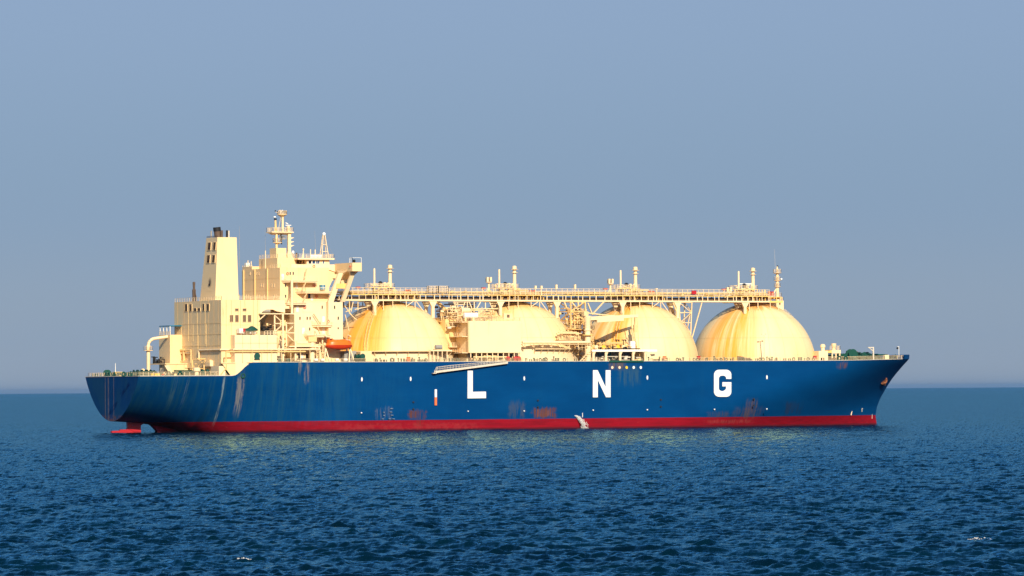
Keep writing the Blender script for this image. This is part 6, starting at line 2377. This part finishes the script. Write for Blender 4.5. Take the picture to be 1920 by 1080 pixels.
# rescue boat under a green cover
zb_ = LBZ
X0, Z0 = at(449, 622, -20)
X1, Z1 = at(484, 619, -20)
RB = empty('rescue_boat', None, ((X0 + X1) / 2, -20.0, zb_ + 1.25))
tag(RB, 'small covered rescue boat with a green hood and white and red stern on the casing', 'boat')
L_ = (X1 - X0)
hs = []
for i in range(11):
    f = i / 10
    x = -L_ / 2 + L_ * f
    b = 0.95 * (1 - max(0, f - 0.45) ** 2 / 0.32) ** 0.7 if f < 0.99 else 0.04
    b = max(b, 0.05)
    kz = -0.65 + 0.55 * max(0, f - 0.6) ** 1.2 / 0.35
    hs.append([(x, b * math.cos(a), kz * abs(math.sin(a)) ** 0.7 + 0.25 * f) for a in np.linspace(math.pi, 2 * math.pi, 9)])
loft(hs, 'boat_hull', M['green'], RB)
cs = []
hp = [(0, 0.55), (0.1, 0.62), (0.25, 0.62), (0.42, 0.66), (0.52, 0.95), (0.6, 1.28), (0.7, 1.32), (0.8, 1.0), (0.9, 0.55), (1.0, 0.12)]
for f, h in hp:
    x = -L_ / 2 + L_ * f
    b = max(0.06, 1.0 * (1 - max(0, f - 0.45) ** 2 / 0.32) ** 0.7) if f < 0.99 else 0.05
    cs.append([(x, b * math.cos(a), 0.02 + 0.25 * f + h * abs(math.sin(a)) ** 0.75) for a in np.linspace(0, math.pi, 9)])
loft(cs, 'cover', M['green'], RB)
MB().box(-L_ / 2 - 0.45, -L_ / 2 + 0.75, -1.05, 1.05, -0.75, 0.75).build('stern_band', M['white'], RB)
MB().box(-L_ / 2 + 0.77, -L_ / 2 + 1.5, -1.04, 1.04, -0.45, 0.72).build('stern_band', M['red'], RB)
mb = MB()
for x in (-2, 0.3, 1.8):
    mb.box(x - 0.15, x + 0.15, -0.8, 0.8, -0.9, -0.35)
mb.build('cradle', M['white'], RB)

# accommodation ladder stowed along the side
x0, z0 = at(815.5, 697.5, -23.6)
x1, z1 = at(951, 680.0, -23.6)
GW = empty('accommodation_ladder', None, (x0, -23.6, z0))
tag(GW, 'pale metal boarding gangway hung aslant along the blue side above the letter L', 'gangway')
Lx, Lz = x1 - x0, z1 - z0
n_ = 34
def gp(f, dy=0.0, dz=0.0): return (Lx * f, dy, Lz * f + dz)
mb = MB()
mb.hexa([gp(0, -0.55, -0.35), gp(1, -0.55, -0.3), gp(1, -0.47, -0.3), gp(0, -0.47, -0.35)], [gp(0, -0.55, 0.30), gp(1, -0.55, 0.28), gp(1, -0.47, 0.28), gp(0, -0.47, 0.30)])
mb.build('stringer', M['pale_metal'], GW)
mb = MB()
mb.hexa([gp(0, 0.4, -0.35), gp(1, 0.4, -0.3), gp(1, 0.48, -0.3), gp(0, 0.4, -0.35)], [gp(0, 0.4, 0.30), gp(1, 0.4, 0.28), gp(1, 0.48, 0.28), gp(0, 0.48, 0.30)])
mb.build('stringer', M['pale_metal'], GW)
tm = MB().box(-0.22, 0.22, -0.46, 0.39, -0.05, 0.02).mesh('tread', M['pale_metal'])
for k in range(n_):
    f = (k + 0.5) / n_
    link('tread', tm, GW, gp(f))
for dy in (-0.5, 0.44):
    mb = MB()
    for k in range(23):
        f = 0.03 + k * 0.043
        mb.tube(gp(f, dy, 0.25), gp(f, dy, 1.45 - 0.75 * max(0, f - 0.2)), 0.06, n=4)
    mb.tube(gp(0.03, dy, 1.45), gp(0.2, dy, 1.45), 0.06, n=4)
    mb.tube(gp(0.2, dy, 1.45), gp(0.98, dy, 0.85), 0.06, n=4)
    mb.tube(gp(0.03, dy, 0.9), gp(0.98, dy, 0.55), 0.05, n=4)
    mb.bar(gp(0.0, dy, 0.2), gp(0.03, dy, 1.45), 0.09)
    mb.build('handrail', M['pale_metal'], GW)
MB().box(-0.9, 0.3, -0.6, 0.5, -0.5, -0.28).build('ladder_platform', M['pale_metal'], GW)
MB().tube(gp(0.42, -0.3, 0.2), gp(0.47, 0.3, 1.6), 0.04, n=4).build('hoist_wire', M['grey'], GW)

# lifebuoys
buoys = [
    (588.4, 499.3, -10.63, 'orange lifebuoy on the white bulwark just below the wheelhouse windows', 'y'),
    (657.0, 499.7, None, 'orange lifebuoy on the after face of the bridge wing near its outer end', 'x'),
    (539.0, 513.0, YU - 0.05, 'orange lifebuoy beside two small windows high on the house wall', 'y'),
    (588.4, 535.3, YU - 0.05, 'orange lifebuoy on the house wall left of the teal rack', 'y'),
    (593.3, 555.3, YU - 0.05, 'orange lifebuoy right of the white door under the middle balcony', 'y'),
    (571.3, 576.2, -16.36, 'orange lifebuoy on the dull cream locker below the lowest upper balcony', 'y'),
    (615.5, 602.5, -18.08, 'orange lifebuoy at the corner of the white tower above the lifeboat', 'y'),
    (305.2, 704.0, -20.75, 'pinkish lifebuoy on the stern rail above the blue counter', 'y'),
]
bme = MB().torus((0, 0, 0), 0.36, 0.12, 18, 8, 'y').mesh('lifebuoy', M['buoy'], smooth=60)
gme = MB()
for a in range(4):
    t = a * math.pi / 2 + math.pi / 4
    gme.torus((0.36 * math.cos(t), 0, 0.36 * math.sin(t)), 0.125, 0.03, 8, 4, 'x')
gme = gme.mesh('grab_band', M['white'])
for px, py, Y, lab, axis in buoys:
    if axis == 'y':
        x, z = at(px, py, Y)
        o = link('lifebuoy', bme, None, (x, Y - 0.12, z))
    else:
        y_ = ay(px, xw0, 51)
        o = link('lifebuoy', bme, None, (xw0 - 0.14, y_, zx(py, xw0, px)), math.pi / 2)
    tag(o, lab, 'lifebuoy', 'lifebuoys hung about the ship')
    link('grab_band', gme, o)

# cooling water pouring from the side
def discharge():
    p = hull_point(1078, 779.5)
    rg = random.Random(3)
    mb = MB()
    T = 1.05
    pts = []
    for k in range(12):
        t = T * k / 11
        pts.append(Vector((p.x + 2.6 * t, p.y - 1.4 * t, p.z - 3.0 * t * t - 0.2 * t)))
    for s in range(30):
        j = Vector((rg.uniform(-0.45, 0.45), rg.uniform(-0.2, 0.2), rg.uniform(-0.25, 0.25)))
        pr = None
        for k, q in enumerate(pts):
            g = 0.3 + 2.2 * k / 11
            c = q + j * g + Vector((rg.uniform(-0.08, 0.08), rg.uniform(-0.05, 0.05), 0)) * g
            if pr and rg.random() < 0.66: mb.tube(pr, c, 0.05 + 0.03 * rg.random(), n=4, caps=False)
            pr = c
    for s in range(60):
        a = rg.random() * 6.28
        r_ = rg.random() ** 0.5
        c = (pts[-1].x + 1.4 * r_ * math.cos(a), pts[-1].y + 0.9 * r_ * math.sin(a), max(0.05, 0.45 * rg.random()))
        mb.ball(c, rg.uniform(0.04, 0.14), 6)
    o = mb.build('discharge_water', M['foam'], None)
    return tag(o, 'white jet of water pouring down the red band into the sea', 'water jet', None, 'stuff')


discharge()
p = hull_point(1092, 777)
MB().bar((p.x, p.y - 0.03, p.z - 0.9), (p.x, p.y - 0.03, p.z + 0.5), 0.16).build('outlet_mark', M['white'], HULL)


# a breaking crest in the foreground
def crest(px, py, L, seed, label):
    d = FW + RT * ((px - 960) / 8310.2) - UP * ((py - 540) / 8310.2)
    t = -CAM_P.z / d.z
    q = CAM_P + d * t
    rg = random.Random(seed)
    mb = MB()
    for k in range(26):
        f = rg.random()
        x = (f - 0.5) * L
        h = 0.16 * math.sin(math.pi * f) * rg.random()
        mb.ball((q.x + x * RT.x + rg.uniform(-.2, .2), q.y + x * RT.y + rg.uniform(-.4, .4), 0.12 + h), rg.uniform(0.03, 0.085), 6, 0.5)
    o = mb.build('whitecap', M['foam'], None)
    return tag(o, label, 'whitecap', None, 'stuff')


crest(1838, 1014, 1.5, 4, 'small white breaking crest on the dark sea, lower right')
crest(455, 1052, 0.8, 5, 'tiny fleck of foam on the dark sea, lower left')


# small fittings too fine to pick apart singly
for o in bpy.data.objects:
    if o.name.split('.')[0] in ('pipework', 'deck_fittings', 'valve_group', 'machinery', 'deck_machinery', 'davit_gear', 'cables', 'drip_tray_fittings', 'grating'):
        o['kind'] = 'stuff'

# ------------------------------------------------------------------ sea air: pale haze over the water
hz = bpy.data.materials.new('sea_air')
hz.use_nodes = True
ht = hz.node_tree
ht.nodes.remove(ht.nodes['Principled BSDF'])
pv = ht.nodes.new('ShaderNodeVolumePrincipled')
pv.inputs['Color'].default_value = (0.38, 0.70, 0.98, 1)
pv.inputs['Density'].default_value = 1.0e-5
pv.inputs['Anisotropy'].default_value = 0.55
ht.links.new(pv.outputs[0], ht.nodes['Material Output'].inputs['Volume'])
hb = MB().box(-98000, 98000, -98000, 98000, -8, 76).build('haze', hz)
tag(hb, 'pale sea haze lying over the water towards the horizon', None, None, 'stuff')
